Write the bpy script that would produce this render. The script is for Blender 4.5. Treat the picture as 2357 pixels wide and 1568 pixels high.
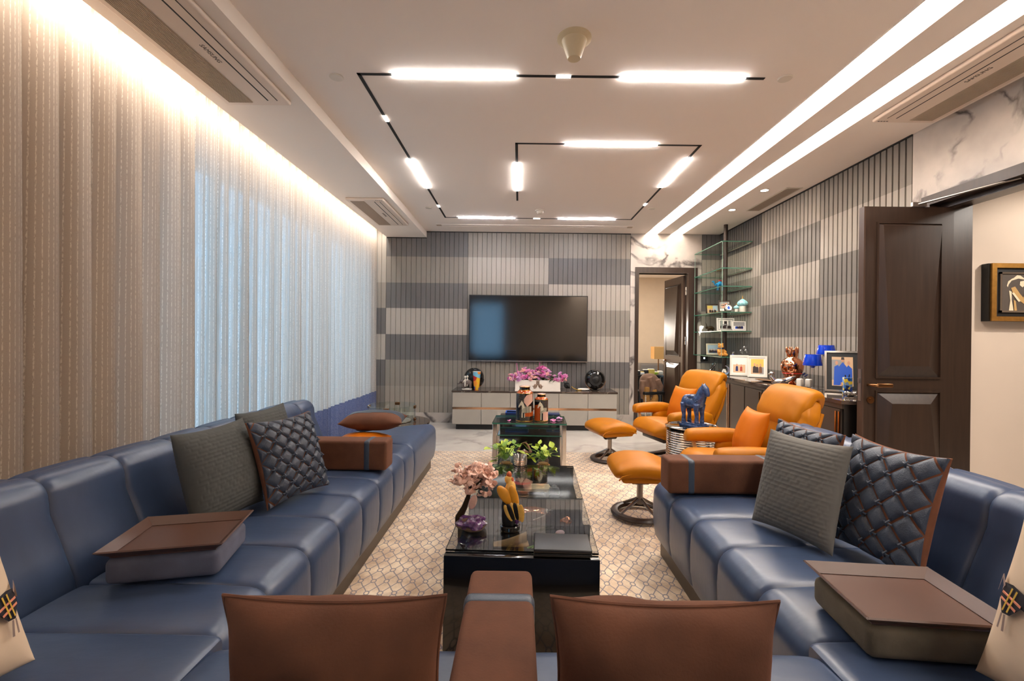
import bpy, bmesh, math, random
from mathutils import Vector, Matrix, Euler
random.seed(7)
PI = math.pi
SC = bpy.context.scene
COL = SC.collection
for _o in list(bpy.data.objects):
    bpy.data.objects.remove(_o)

# ------------------------------------------------------------------ camera
FP, PX, PY, TH, CZ = 1047.0, 1195.0, 782.0, 0.0115, 1.268
cam_d = bpy.data.cameras.new('camera')
cam_d.sensor_fit = 'HORIZONTAL'
cam_d.sensor_width = 36.0
cam_d.lens = FP / 2357 * 36
cam_d.shift_x = -(PX - 1178.5) / 2357
cam_d.shift_y = (PY - 784.0) / 2357
cam_d.clip_start = 0.02
cam = bpy.data.objects.new('camera', cam_d)
COL.objects.link(cam)
_c, _s = math.cos(TH), math.sin(TH)
cam.matrix_world = Matrix(((_c, -_s, 0, 0), (0, 0, -1, 0), (_s, _c, 0, CZ), (0, 0, 0, 1)))
SC.camera = cam

# ------------------------------------------------------------------ view, world
SC.view_settings.view_transform = 'Standard'
SC.view_settings.look = 'None'
SC.view_settings.gamma = 1.0
SC.view_settings.exposure = 1.9
SC.view_settings.use_curve_mapping = False
world = bpy.data.worlds.new('sky')
SC.world = world
world.use_nodes = True
world.node_tree.nodes['Background'].inputs[0].default_value = (0.36, 0.68, 1.0, 1)
world.node_tree.nodes['Background'].inputs[1].default_value = 0.95

# ------------------------------------------------------------------ lights the room has
def area(name, loc, rot, sx, sy, watt, col=(1, 0.86, 0.72), spread=PI):
    l = bpy.data.lights.new(name, 'AREA')
    l.shape = 'RECTANGLE'; l.size = sx; l.size_y = sy; l.energy = watt; l.color = col; l.spread = spread
    o = bpy.data.objects.new(name, l); COL.objects.link(o)
    o.location = loc; o.rotation_euler = rot
    return o

def spot(name, loc, rot, watt, angle, col=(1, 0.86, 0.7), blend=0.6, r=0.03):
    l = bpy.data.lights.new(name, 'SPOT')
    l.energy = watt; l.spot_size = angle; l.spot_blend = blend; l.color = col; l.shadow_soft_size = r
    o = bpy.data.objects.new(name, l); COL.objects.link(o)
    o.location = loc; o.rotation_euler = rot
    return o

WARM = (1, 0.90, 0.80)
WHITE = (1, 0.94, 0.88)
H = 2.893      # main ceiling
HS = 2.80      # lowered strip on the window side
LED_POWER, COVE_POWER, CURTAIN_W = 46.0, 6.2, 16.0
# LED line hidden behind the edge of the lowered ceiling, washing the curtain
area('curtain_wash', (-2.035, 3.2, 2.86), (0, math.radians(38), 0), 0.04, 7.2, CURTAIN_W, WARM)

# ------------------------------------------------------------------ pixel -> place
def ray(px, py):
    u = (px - PX) / FP; v = (py - PY) / FP
    return u + TH * v, v - TH * u
def az(px, py, z):
    u, v = ray(px, py); Y = (CZ - z) / v
    return Vector((u * Y, Y, z))
def ay(px, py, Y):
    u, v = ray(px, py)
    return Vector((u * Y, Y, CZ - v * Y))
def ax(px, py, X):
    u, v = ray(px, py); Y = X / u
    return Vector((X, Y, CZ - v * Y))

# ------------------------------------------------------------------ materials
def lin(c):
    c /= 255.0
    return c / 12.92 if c <= 0.04045 else ((c + 0.055) / 1.055) ** 2.4
def rgb(r, g, b):
    return (lin(r), lin(g), lin(b), 1)
MATS = {}
def mat(name, col, rough=0.5, metal=0.0, bump=0.0, bscale=60.0, var=0.0, vscale=6.0, spec=0.5, emit=None, estr=0.0, coat=0.0, stretch=None, sheen=0.0, detail=4.0):
    if name in MATS: return MATS[name]
    m = bpy.data.materials.new(name); m.use_nodes = True
    nt = m.node_tree; N = nt.nodes; L = nt.links
    p = N['Principled BSDF']
    p.inputs['Base Color'].default_value = col
    p.inputs['Roughness'].default_value = rough
    p.inputs['Metallic'].default_value = metal
    p.inputs['Specular IOR Level'].default_value = spec
    p.inputs['Coat Weight'].default_value = coat
    p.inputs['Coat Roughness'].default_value = 0.05
    if sheen:
        p.inputs['Sheen Weight'].default_value = sheen
        p.inputs['Sheen Tint'].default_value = col
    if emit:
        p.inputs['Emission Color'].default_value = emit
        p.inputs['Emission Strength'].default_value = estr
    tc = N.new('ShaderNodeTexCoord')
    src = tc.outputs['Object']
    if stretch:
        mp = N.new('ShaderNodeMapping'); mp.inputs['Scale'].default_value = stretch
        L.new(src, mp.inputs[0]); src = mp.outputs[0]
    n = N.new('ShaderNodeTexNoise'); n.inputs['Scale'].default_value = vscale; n.inputs['Detail'].default_value = detail
    L.new(src, n.inputs['Vector'])
    mx = N.new('ShaderNodeMix'); mx.data_type = 'RGBA'
    d = 1 - var; e = 1 + var
    mx.inputs[6].default_value = (col[0]*d, col[1]*d, col[2]*d, 1)
    mx.inputs[7].default_value = (min(1, col[0]*e), min(1, col[1]*e), min(1, col[2]*e), 1)
    rp = N.new('ShaderNodeMapRange'); rp.inputs[1].default_value = 0.3; rp.inputs[2].default_value = 0.7
    L.new(n.outputs['Fac'], rp.inputs[0]); L.new(rp.outputs[0], mx.inputs[0])
    L.new(mx.outputs[2], p.inputs['Base Color'])
    if bump:
        b = N.new('ShaderNodeBump'); b.inputs['Strength'].default_value = bump; b.inputs['Distance'].default_value = 0.004
        n2 = N.new('ShaderNodeTexNoise'); n2.inputs['Scale'].default_value = bscale; n2.inputs['Detail'].default_value = 3
        L.new(src, n2.inputs['Vector']); L.new(n2.outputs['Fac'], b.inputs['Height']); L.new(b.outputs[0], p.inputs['Normal'])
    MATS[name] = m
    return m

def emis(name, col, s):
    m = bpy.data.materials.new(name); m.use_nodes = True
    N = m.node_tree.nodes; L = m.node_tree.links
    e = N.new('ShaderNodeEmission'); e.inputs[0].default_value = col; e.inputs[1].default_value = s
    L.new(e.outputs[0], N['Material Output'].inputs[0])
    MATS[name] = m
    return m

def glass(name, tint=(0.95, 0.98, 0.96, 1), rough=0.0, base=0.04, ior=1.5):
    m = bpy.data.materials.new(name); m.use_nodes = True
    N = m.node_tree.nodes; L = m.node_tree.links
    t = N.new('ShaderNodeBsdfTransparent'); t.inputs[0].default_value = tint
    g = N.new('ShaderNodeBsdfGlossy'); g.inputs[1].default_value = rough
    nt = m.node_tree
    geo = N.new('ShaderNodeNewGeometry'); dp = N.new('ShaderNodeVectorMath'); dp.operation = 'DOT_PRODUCT'
    L.new(geo.outputs['Incoming'], dp.inputs[0]); L.new(geo.outputs['Normal'], dp.inputs[1])
    f0 = ((ior-1)/(ior+1))**2
    c5 = math_node(nt, 'POWER', math_node(nt, 'SUBTRACT', 1.0, math_node(nt, 'ABSOLUTE', dp.outputs['Value'])), 5.0)
    fr = math_node(nt, 'MULTIPLY_ADD', c5, (1-f0)*min(1.0, f0/.04), f0+base)
    mx = N.new('ShaderNodeMixShader')
    L.new(fr, mx.inputs[0])
    L.new(t.outputs[0], mx.inputs[1]); L.new(g.outputs[0], mx.inputs[2]); L.new(mx.outputs[0], N['Material Output'].inputs[0])
    MATS[name] = m
    return m

def marble(name, base, vein, rough=0.25, scale=1.1, sharp=0.035, amount=0.8, cloud=0.25):
    m = bpy.data.materials.new(name); m.use_nodes = True
    N = m.node_tree.nodes; L = m.node_tree.links
    p = N['Principled BSDF']; p.inputs['Roughness'].default_value = rough
    tc = N.new('ShaderNodeTexCoord')
    n1 = N.new('ShaderNodeTexNoise'); n1.inputs['Scale'].default_value = scale; n1.inputs['Detail'].default_value = 6; n1.inputs['Distortion'].default_value = 0.6
    L.new(tc.outputs['Object'], n1.inputs['Vector'])
    s = N.new('ShaderNodeMath'); s.operation = 'SUBTRACT'; s.inputs[1].default_value = 0.5; L.new(n1.outputs['Fac'], s.inputs[0])
    a = N.new('ShaderNodeMath'); a.operation = 'ABSOLUTE'; L.new(s.outputs[0], a.inputs[0])
    r = N.new('ShaderNodeMapRange'); r.inputs[1].default_value = 0.0; r.inputs[2].default_value = sharp; r.inputs[3].default_value = amount; r.inputs[4].default_value = 0.0
    L.new(a.outputs[0], r.inputs[0])
    n3 = N.new('ShaderNodeTexNoise'); n3.inputs['Scale'].default_value = scale * 2.2; n3.inputs['Detail'].default_value = 2
    L.new(tc.outputs['Object'], n3.inputs['Vector'])
    r3 = N.new('ShaderNodeMapRange'); r3.inputs[1].default_value = 0.36; r3.inputs[2].default_value = 0.6
    L.new(n3.outputs['Fac'], r3.inputs[0])
    mu = N.new('ShaderNodeMath'); mu.operation = 'MULTIPLY'; L.new(r.outputs[0], mu.inputs[0]); L.new(r3.outputs[0], mu.inputs[1])
    n2 = N.new('ShaderNodeTexNoise'); n2.inputs['Scale'].default_value = scale * 1.7; n2.inputs['Detail'].default_value = 8
    L.new(tc.outputs['Object'], n2.inputs['Vector'])
    r2 = N.new('ShaderNodeMapRange'); r2.inputs[1].default_value = 0.35; r2.inputs[2].default_value = 0.75; r2.inputs[4].default_value = cloud
    L.new(n2.outputs['Fac'], r2.inputs[0])
    ad = N.new('ShaderNodeMath'); ad.operation = 'ADD'; ad.use_clamp = True
    L.new(mu.outputs[0], ad.inputs[0]); L.new(r2.outputs[0], ad.inputs[1])
    mx = N.new('ShaderNodeMix'); mx.data_type = 'RGBA'; mx.inputs[6].default_value = base; mx.inputs[7].default_value = vein
    L.new(ad.outputs[0], mx.inputs[0]); L.new(mx.outputs[2], p.inputs['Base Color'])
    MATS[name] = m
    return m

def math_node(nt, op, a, b=None, c=None):
    n = nt.nodes.new('ShaderNodeMath'); n.operation = op
    for i, x in enumerate((a, b, c)):
        if x is None: continue
        if isinstance(x, (int, float)): n.inputs[i].default_value = x
        else: nt.links.new(x, n.inputs[i])
    return n.outputs[0]

def slat_mat(name, cols):
    """one column of the panelling: paint colour per 39 cm row, counted from the skirting upwards"""
    m = bpy.data.materials.new(name); m.use_nodes = True
    nt = m.node_tree; N = nt.nodes; L = nt.links
    p = N['Principled BSDF']; p.inputs['Roughness'].default_value = 0.55
    g = N.new('ShaderNodeNewGeometry'); sp = N.new('ShaderNodeSeparateXYZ'); L.new(g.outputs['Position'], sp.inputs[0])
    f = math_node(nt, 'DIVIDE', math_node(nt, 'SUBTRACT', sp.outputs[2], 0.15), 0.392 * 7)
    cr = N.new('ShaderNodeValToRGB'); cr.color_ramp.interpolation = 'CONSTANT'
    e = cr.color_ramp.elements
    e[0].position = 0.0; e[0].color = cols[0]; e[1].position = 1 / 7; e[1].color = cols[1]
    for i in range(2, 7):
        x = e.new(i / 7); x.color = cols[i]
    L.new(f, cr.inputs[0]); L.new(cr.outputs[0], p.inputs['Base Color'])
    MATS[name] = m
    return m

def curtain_mat(name, base, stripe, freq, trans=0.25, clear=0.0, blotch=0.0):
    m = bpy.data.materials.new(name); m.use_nodes = True
    nt = m.node_tree; N = nt.nodes; L = nt.links
    uv = N.new('ShaderNodeUVMap'); sp = N.new('ShaderNodeSeparateXYZ'); L.new(uv.outputs[0], sp.inputs[0])
    fr = math_node(nt, 'FRACT', math_node(nt, 'MULTIPLY', sp.outputs[0], freq))
    li = math_node(nt, 'LESS_THAN', fr, 0.2)
    mp = N.new('ShaderNodeMapping'); mp.inputs['Scale'].default_value = (500, 60, 1); L.new(uv.outputs[0], mp.inputs[0])
    n = N.new('ShaderNodeTexNoise'); n.inputs['Scale'].default_value = 1; n.inputs['Detail'].default_value = 2; L.new(mp.outputs[0], n.inputs['Vector'])
    br = N.new('ShaderNodeMapRange'); br.inputs[1].default_value = 0.42; br.inputs[2].default_value = 0.55; L.new(n.outputs['Fac'], br.inputs[0])
    fac = math_node(nt, 'MULTIPLY', li, br.outputs[0])
    mp2 = N.new('ShaderNodeMapping'); mp2.inputs['Scale'].default_value = (260, 400, 1); L.new(uv.outputs[0], mp2.inputs[0])
    n2 = N.new('ShaderNodeTexNoise'); n2.inputs['Scale'].default_value = 1; n2.inputs['Detail'].default_value = 3; L.new(mp2.outputs[0], n2.inputs['Vector'])
    dk = N.new('ShaderNodeMix'); dk.data_type = 'RGBA'; dk.inputs[6].default_value = tuple(c * 0.82 for c in base[:3]) + (1,); dk.inputs[7].default_value = base
    L.new(n2.outputs['Fac'], dk.inputs[0])
    mx = N.new('ShaderNodeMix'); mx.data_type = 'RGBA'; L.new(dk.outputs[2], mx.inputs[6]); mx.inputs[7].default_value = stripe
    L.new(fac, mx.inputs[0])
    d = N.new('ShaderNodeBsdfDiffuse'); t = N.new('ShaderNodeBsdfTranslucent')
    L.new(mx.outputs[2], d.inputs[0]); L.new(mx.outputs[2], t.inputs[0])
    ms = N.new('ShaderNodeMixShader'); ms.inputs[0].default_value = trans
    L.new(d.outputs[0], ms.inputs[1]); L.new(t.outputs[0], ms.inputs[2])
    out = ms.outputs[0]
    if clear:
        tr = N.new('ShaderNodeBsdfTransparent'); m2 = N.new('ShaderNodeMixShader')
        n3 = N.new('ShaderNodeTexNoise'); n3.inputs['Scale'].default_value = 1; n3.inputs['Detail'].default_value = 4
        mp3 = N.new('ShaderNodeMapping'); mp3.inputs['Scale'].default_value = (120, 9, 1); L.new(uv.outputs[0], mp3.inputs[0]); L.new(mp3.outputs[0], n3.inputs['Vector'])
        cr = N.new('ShaderNodeMapRange'); cr.inputs[1].default_value = 0.3; cr.inputs[2].default_value = 0.7; cr.inputs[3].default_value = clear * 0.3; cr.inputs[4].default_value = clear * 1.7
        L.new(n3.outputs['Fac'], cr.inputs[0]); L.new(cr.outputs[0], m2.inputs[0])
        L.new(out, m2.inputs[1]); L.new(tr.outputs[0], m2.inputs[2]); out = m2.outputs[0]
    L.new(out, N['Material Output'].inputs[0])
    MATS[name] = m
    return m

def rug_mat():
    m = bpy.data.materials.new('rug_wool'); m.use_nodes = True
    nt = m.node_tree; N = nt.nodes; L = nt.links
    p = N['Principled BSDF']; p.inputs['Roughness'].default_value = 0.75; p.inputs['Sheen Weight'].default_value = 0.3
    tc = N.new('ShaderNodeTexCoord')
    nd = N.new('ShaderNodeTexNoise'); nd.inputs['Scale'].default_value = 14; L.new(tc.outputs['Object'], nd.inputs['Vector'])
    sp = N.new('ShaderNodeSeparateXYZ'); L.new(tc.outputs['Object'], sp.inputs[0])
    wob = math_node(nt, 'MULTIPLY', math_node(nt, 'SUBTRACT', nd.outputs['Fac'], 0.5), 0.16)
    px = math_node(nt, 'ADD', math_node(nt, 'DIVIDE', sp.outputs[0], 0.067), wob)
    py = math_node(nt, 'ADD', math_node(nt, 'DIVIDE', sp.outputs[1], 0.112), wob)
    def near(x, w):
        f = math_node(nt, 'ABSOLUTE', math_node(nt, 'SUBTRACT', math_node(nt, 'FRACT', math_node(nt, 'ADD', x, 0.5)), 0.5))
        return math_node(nt, 'LESS_THAN', f, w)
    l1 = near(math_node(nt, 'ADD', px, py), 0.05)
    l2 = near(math_node(nt, 'SUBTRACT', px, py), 0.05)
    lines = math_node(nt, 'MAXIMUM', l1, l2)
    fx = math_node(nt, 'MULTIPLY', math_node(nt, 'SUBTRACT', math_node(nt, 'FRACT', math_node(nt, 'ADD', px, 0.5)), 0.5), 0.067)
    fy = math_node(nt, 'MULTIPLY', math_node(nt, 'SUBTRACT', math_node(nt, 'FRACT', math_node(nt, 'ADD', py, 0.5)), 0.5), 0.085)
    d = math_node(nt, 'SQRT', math_node(nt, 'ADD', math_node(nt, 'MULTIPLY', fx, fx), math_node(nt, 'MULTIPLY', fy, fy)))
    ring = math_node(nt, 'LESS_THAN', math_node(nt, 'ABSOLUTE', math_node(nt, 'SUBTRACT', d, 0.0125)), 0.003)
    out = math_node(nt, 'GREATER_THAN', d, 0.0125)
    pat = math_node(nt, 'MAXIMUM', math_node(nt, 'MULTIPLY', lines, out), ring)
    n1 = N.new('ShaderNodeTexNoise'); n1.inputs['Scale'].default_value = 7; n1.inputs['Detail'].default_value = 6; n1.inputs['Roughness'].default_value = 0.65
    L.new(tc.outputs['Object'], n1.inputs['Vector'])
    cr = N.new('ShaderNodeMapRange'); cr.inputs[1].default_value = 0.36; cr.inputs[2].default_value = 0.66; L.new(n1.outputs['Fac'], cr.inputs[0])
    mx = N.new('ShaderNodeMix'); mx.data_type = 'RGBA'; mx.inputs[6].default_value = rgb(205, 172, 138); mx.inputs[7].default_value = rgb(252, 230, 200)
    L.new(cr.outputs[0], mx.inputs[0])
    m2 = N.new('ShaderNodeMix'); m2.data_type = 'RGBA'; L.new(mx.outputs[2], m2.inputs[6]); m2.inputs[7].default_value = rgb(122, 112, 122)
    L.new(math_node(nt, 'MULTIPLY', pat, 0.85), m2.inputs[0]); L.new(m2.outputs[2], p.inputs['Base Color'])
    n2 = N.new('ShaderNodeTexNoise'); n2.inputs['Scale'].default_value = 260; L.new(tc.outputs['Object'], n2.inputs['Vector'])
    hh = math_node(nt, 'SUBTRACT', n2.outputs['Fac'], math_node(nt, 'MULTIPLY', pat, 0.5))
    b = N.new('ShaderNodeBump'); b.inputs['Strength'].default_value = 0.35; b.inputs['Distance'].default_value = 0.004
    L.new(hh, b.inputs['Height']); L.new(b.outputs[0], p.inputs['Normal'])
    MATS['rug_wool'] = m
    return m

def patch_mat(name, cols, scale=18, rough=0.35):
    """irregular patches of plain colours (voronoi cells)"""
    m = bpy.data.materials.new(name); m.use_nodes = True
    nt = m.node_tree; N = nt.nodes; L = nt.links
    p = N['Principled BSDF']; p.inputs['Roughness'].default_value = rough
    tc = N.new('ShaderNodeTexCoord'); v = N.new('ShaderNodeTexVoronoi'); v.inputs['Scale'].default_value = scale
    L.new(tc.outputs['Object'], v.inputs['Vector'])
    sp = N.new('ShaderNodeSeparateColor'); L.new(v.outputs['Color'], sp.inputs[0])
    cr = N.new('ShaderNodeValToRGB'); cr.color_ramp.interpolation = 'CONSTANT'
    e = cr.color_ramp.elements; k = len(cols)
    e[0].color = cols[0]; e[1].position = 1 / k; e[1].color = cols[1]
    for i in range(2, k):
        x = e.new(i / k); x.color = cols[i]
    L.new(sp.outputs[0], cr.inputs[0]); L.new(cr.outputs[0], p.inputs['Base Color'])
    MATS[name] = m
    return m

# plain palette
mat('plaster', rgb(244, 233, 223), 0.8)
mat('soffit_plaster', rgb(240, 228, 216), 0.8)
mat('wall_paint', rgb(222, 205, 188), 0.85, var=0.02, vscale=3)
mat('beige_paper', rgb(215, 196, 172), 0.8, bump=0.1, bscale=300, var=0.03)
marble('marble_wall', rgb(192, 182, 173), rgb(84, 78, 76), 0.3, 1.5, 0.04, 1.0, 0.5)
marble('marble_floor', rgb(208, 201, 192), rgb(150, 144, 138), 0.18, 1.0, 0.04, 0.5, 0.45)
marble('dark_marble', rgb(62, 50, 44), rgb(190, 175, 160), 0.06, 2.2, 0.008, 0.8, 0.08)
mat('navy_leather', rgb(60, 75, 103), 0.33, bump=0.22, bscale=13, var=0.1, vscale=5, spec=0.6, stretch=(1, 2.2, 1))
mat('navy_plinth', rgb(70, 58, 46), 0.35, metal=0.3)
mat('brown_suede', rgb(98, 60, 40), 0.9, bump=0.15, bscale=180, var=0.2, vscale=9, sheen=0.7)
mat('grey_suede', rgb(92, 94, 110), 0.9, bump=0.1, bscale=200, var=0.15, vscale=14, sheen=0.5)
mat('olive_suede', rgb(98, 88, 72), 0.9, bump=0.1, bscale=200, var=0.2, vscale=14, sheen=0.5)
mat('slate_quilt', rgb(72, 73, 70), 0.85, var=0.06, vscale=20, sheen=0.3)
mat('slate_quilt_light', rgb(104, 101, 95), 0.85, var=0.06, vscale=20, sheen=0.3)
mat('slate_leather', rgb(64, 71, 84), 0.42, bump=0.35, bscale=230, var=0.08)
mat('rust_suede', rgb(112, 66, 42), 0.9, var=0.15, vscale=25, sheen=0.5)
mat('band_leather', rgb(60, 70, 84), 0.4, bump=0.2, bscale=250)
mat('orange_leather', rgb(176, 106, 3), 0.44, spec=0.25, bump=0.35, bscale=11, var=0.07, vscale=5)
mat('orange_leather_bright', rgb(196, 104, 5), 0.47, spec=0.25, bump=0.2, bscale=12, var=0.04, vscale=4)
mat('orange_fabric', rgb(235, 150, 60), 0.7, var=0.05)
mat('walnut_dark', rgb(52, 38, 30), 0.32, bump=0.05, bscale=40, var=0.2, vscale=3, stretch=(14, 14, 1.0))
mat('walnut_mid', rgb(70, 52, 42), 0.35, var=0.15, vscale=3, stretch=(14, 14, 1.0))
mat('wenge', rgb(58, 46, 40), 0.3, var=0.15, vscale=4, stretch=(1, 10, 10))
mat('cabinet_brown', rgb(84, 74, 66), 0.3, metal=0.35, var=0.06, vscale=5)
mat('cabinet_black', rgb(22, 19, 18), 0.3)
mat('console_grey', rgb(164, 158, 148), 0.45, var=0.03)
mat('black_lacquer', rgb(14, 14, 15), 0.16, coat=0.4)
mat('black_matt', rgb(18, 18, 18), 0.5)
mat('black_satin', rgb(26, 25, 26), 0.4, bump=0.1, bscale=400)
mat('black_gloss', rgb(8, 8, 9), 0.06, coat=0.8)
mat('tv_screen', rgb(3, 4, 5), 0.10, spec=1.0)
mat('chrome', rgb(225, 222, 218), 0.09, metal=1.0)
mat('rose_metal', rgb(216, 178, 150), 0.14, metal=1.0)
mat('brushed_steel', rgb(176, 168, 160), 0.3, metal=1.0)
mat('bronze', rgb(140, 100, 66), 0.28, metal=1.0)
mat('copper', rgb(226, 150, 110), 0.1, metal=1.0)
mat('gold', rgb(214, 168, 92), 0.22, metal=1.0)
mat('old_gold', rgb(190, 140, 70), 0.38, metal=0.85, var=0.15, vscale=30)
mat('silver', rgb(208, 204, 198), 0.16, metal=1.0)
mat('white_plastic', rgb(222, 212, 198), 0.4)
mat('cream_plastic', rgb(214, 196, 160), 0.45)
mat('grille_beige', rgb(190, 170, 150), 0.6)
mat('dark_gap', rgb(20, 17, 15), 0.7)
mat('slat_backing', rgb(118, 110, 102), 0.7)
mat('label_grey', rgb(92, 82, 74), 0.6)
mat('paper_white', rgb(235, 228, 220), 0.6)
mat('cream', rgb(226, 214, 190), 0.5)
mat('photo_sky', rgb(170, 190, 205), 0.4)
mat('photo_sand', rgb(214, 178, 140), 0.4)
mat('photo_dark', rgb(50, 38, 36), 0.4)
mat('photo_skin', rgb(205, 150, 120), 0.4)
mat('photo_blue', rgb(26, 84, 190), 0.4)
mat('photo_navy', rgb(20, 34, 90), 0.4)
mat('photo_grey', rgb(150, 148, 146), 0.4)
mat('photo_yellow', rgb(220, 190, 90), 0.4)
mat('photo_red', rgb(170, 60, 40), 0.4)
mat('photo_brown', rgb(120, 80, 52), 0.4)
mat('cobalt_glaze', rgb(52, 72, 112), 0.14, var=0.55, vscale=38, bump=0.5, bscale=60, coat=0.5)
mat('turquoise_glaze', rgb(30, 140, 200), 0.25, var=0.3, vscale=60)
mat('dome_blue', rgb(150, 205, 210), 0.3)
mat('dome_stripe', rgb(110, 180, 190), 0.3)
mat('porcelain', rgb(224, 218, 205), 0.25)
mat('elephant_grey', rgb(98, 86, 82), 0.55, bump=0.3, bscale=80)
mat('teddy_plush', rgb(206, 140, 62), 0.95, bump=0.6, bscale=220, sheen=0.6)
mat('leaf_green', rgb(120, 158, 52), 0.42, var=0.25, vscale=30)
mat('leaf_lime', rgb(176, 196, 60), 0.42, var=0.2, vscale=30)
mat('stem_green', rgb(110, 150, 50), 0.5)
mat('foliage_dark', rgb(60, 88, 44), 0.6)
mat('bloom_pink', rgb(226, 138, 190), 0.6, var=0.15, vscale=60)
mat('bloom_mauve', rgb(216, 156, 204), 0.6, var=0.15, vscale=60)
mat('bloom_blush', rgb(240, 186, 180), 0.6, var=0.08, vscale=60)
mat('bloom_magenta', rgb(206, 90, 160), 0.6, var=0.15, vscale=60)
mat('rose_quartz', rgb(236, 190, 168), 0.22, var=0.12, vscale=50, coat=0.4)
mat('amethyst', rgb(92, 52, 104), 0.12, var=0.5, vscale=90, bump=0.9, bscale=120, coat=0.5)
mat('geode_rind', rgb(120, 92, 66), 0.6, var=0.25, vscale=40, bump=0.5, bscale=80)
mat('bark_bronze', rgb(64, 46, 22), 0.35, metal=0.5, bump=0.5, bscale=40)
mat('basalt', rgb(24, 21, 20), 0.35, bump=0.4, bscale=30, var=0.3, vscale=12)
mat('amber_stone', rgb(232, 158, 44), 0.28, var=0.15, vscale=20, coat=0.4)
mat('honey_stone', rgb(228, 178, 84), 0.3, var=0.15, vscale=40, coat=0.4)
mat('carnelian', rgb(200, 92, 40), 0.3, coat=0.4)
mat('red_enamel', rgb(200, 34, 24), 0.15, coat=0.6)
mat('terracotta', rgb(140, 84, 54), 0.5)
mat('driftwood', rgb(132, 96, 74), 0.8, bump=0.6, bscale=40, var=0.3, vscale=20)
mat('wood_light', rgb(196, 154, 100), 0.45, var=0.15, vscale=4, stretch=(2, 14, 14))
mat('wood_board', rgb(214, 192, 152), 0.5, var=0.12, vscale=14)
mat('rope', rgb(170, 126, 70), 0.8, var=0.3, vscale=60, bump=0.8, bscale=120)
mat('petal_white_pink', rgb(236, 200, 206), 0.5, var=0.1, vscale=60)
mat('navy_box', rgb(24, 40, 78), 0.4)
mat('jar_black', rgb(20, 22, 26), 0.14, coat=0.5)
mat('jar_orange', rgb(178, 80, 30), 0.14, coat=0.5)
mat('jar_pink', rgb(222, 178, 160), 0.14, coat=0.5)
mat('jar_cream', rgb(226, 216, 190), 0.2)
mat('jar_grey', rgb(96, 92, 86), 0.2)
mat('crystal_white', rgb(232, 222, 208), 0.15, coat=0.4)
mat('blue_shade', rgb(6, 52, 190), 0.1, coat=0.6)
mat('rock_pale', rgb(190, 176, 162), 0.5, var=0.3, vscale=60, bump=0.5, bscale=90)
mat('cushion_print', rgb(232, 206, 176), 0.7, var=0.04, vscale=4, bump=0.15, bscale=8)
mat('coat_tan', rgb(120, 92, 76), 0.85, var=0.2, vscale=14, bump=0.4, bscale=20)
mat('coat_mustard', rgb(150, 108, 52), 0.85, var=0.2, vscale=14, bump=0.4, bscale=20)
mat('teal_plastic', rgb(30, 74, 96), 0.5)
mat('pale_box', rgb(186, 186, 168), 0.6)
mat('lamp_shade_gold', rgb(206, 158, 92), 0.7)
mat('satin_grey', rgb(120, 114, 108), 0.5)
mat('yellow_wire', rgb(226, 176, 40), 0.5)
mat('ac_white', rgb(226, 208, 192), 0.55)
mat('painting_bg', rgb(88, 78, 70), 0.5, var=0.08, vscale=10)
mat('painting_cream', rgb(240, 222, 190), 0.5)
mat('painting_tan', rgb(200, 160, 100), 0.5)
mat('painting_dark', rgb(58, 50, 46), 0.5)
emis('led_white', (1, 0.96, 0.92, 1), LED_POWER)
emis('led_far', (0.93, 0.92, 1.0, 1), LED_POWER)
emis('led_small', (1, 0.92, 0.84, 1), 3.0)
emis('cove_panel', (1, 0.89, 0.78, 1), COVE_POWER)
emis('downlight_glow', (1, 0.9, 0.8, 1), 12)
emis('status_led', (0.6, 0.85, 1.0, 1), 3)
glass('clear_glass')
glass('shelf_glass', (0.93, 0.975, 0.95, 1), 0, .01, 1.3)
glass('pane_glass', (0.98, 0.99, 0.985, 1), 0, 0.005, 1.06)
glass('window_glass', (0.97, 0.98, 1, 1))
glass('smoke_glass', (0.9, 0.93, 0.92, 1), 0.0, 0.05)
glass('cover_glass', (0.9, 0.92, 0.92, 1), 0.0, 0.10)
glass('crystal', (0.97, 0.97, 0.97, 1), 0.02, 0.15)
glass('blue_glass', (0.02, 0.13, 0.8, 1), 0.0, 0.04)
mat('glass_edge', rgb(60, 116, 96), 0.15, coat=0.5)
mat('glass_edge_pale', rgb(150, 180, 165), 0.15, coat=0.5)
curtain_mat('curtain_linen', rgb(216, 200, 184), rgb(246, 236, 222), 78, 0.2)
curtain_mat('curtain_sheer', rgb(206, 192, 178), rgb(238, 226, 212), 55, 0.5, 0.07)
curtain_mat('curtain_blue_band', rgb(98, 108, 142), rgb(166, 158, 170), 160, 0.22)
rug_mat()

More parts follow.
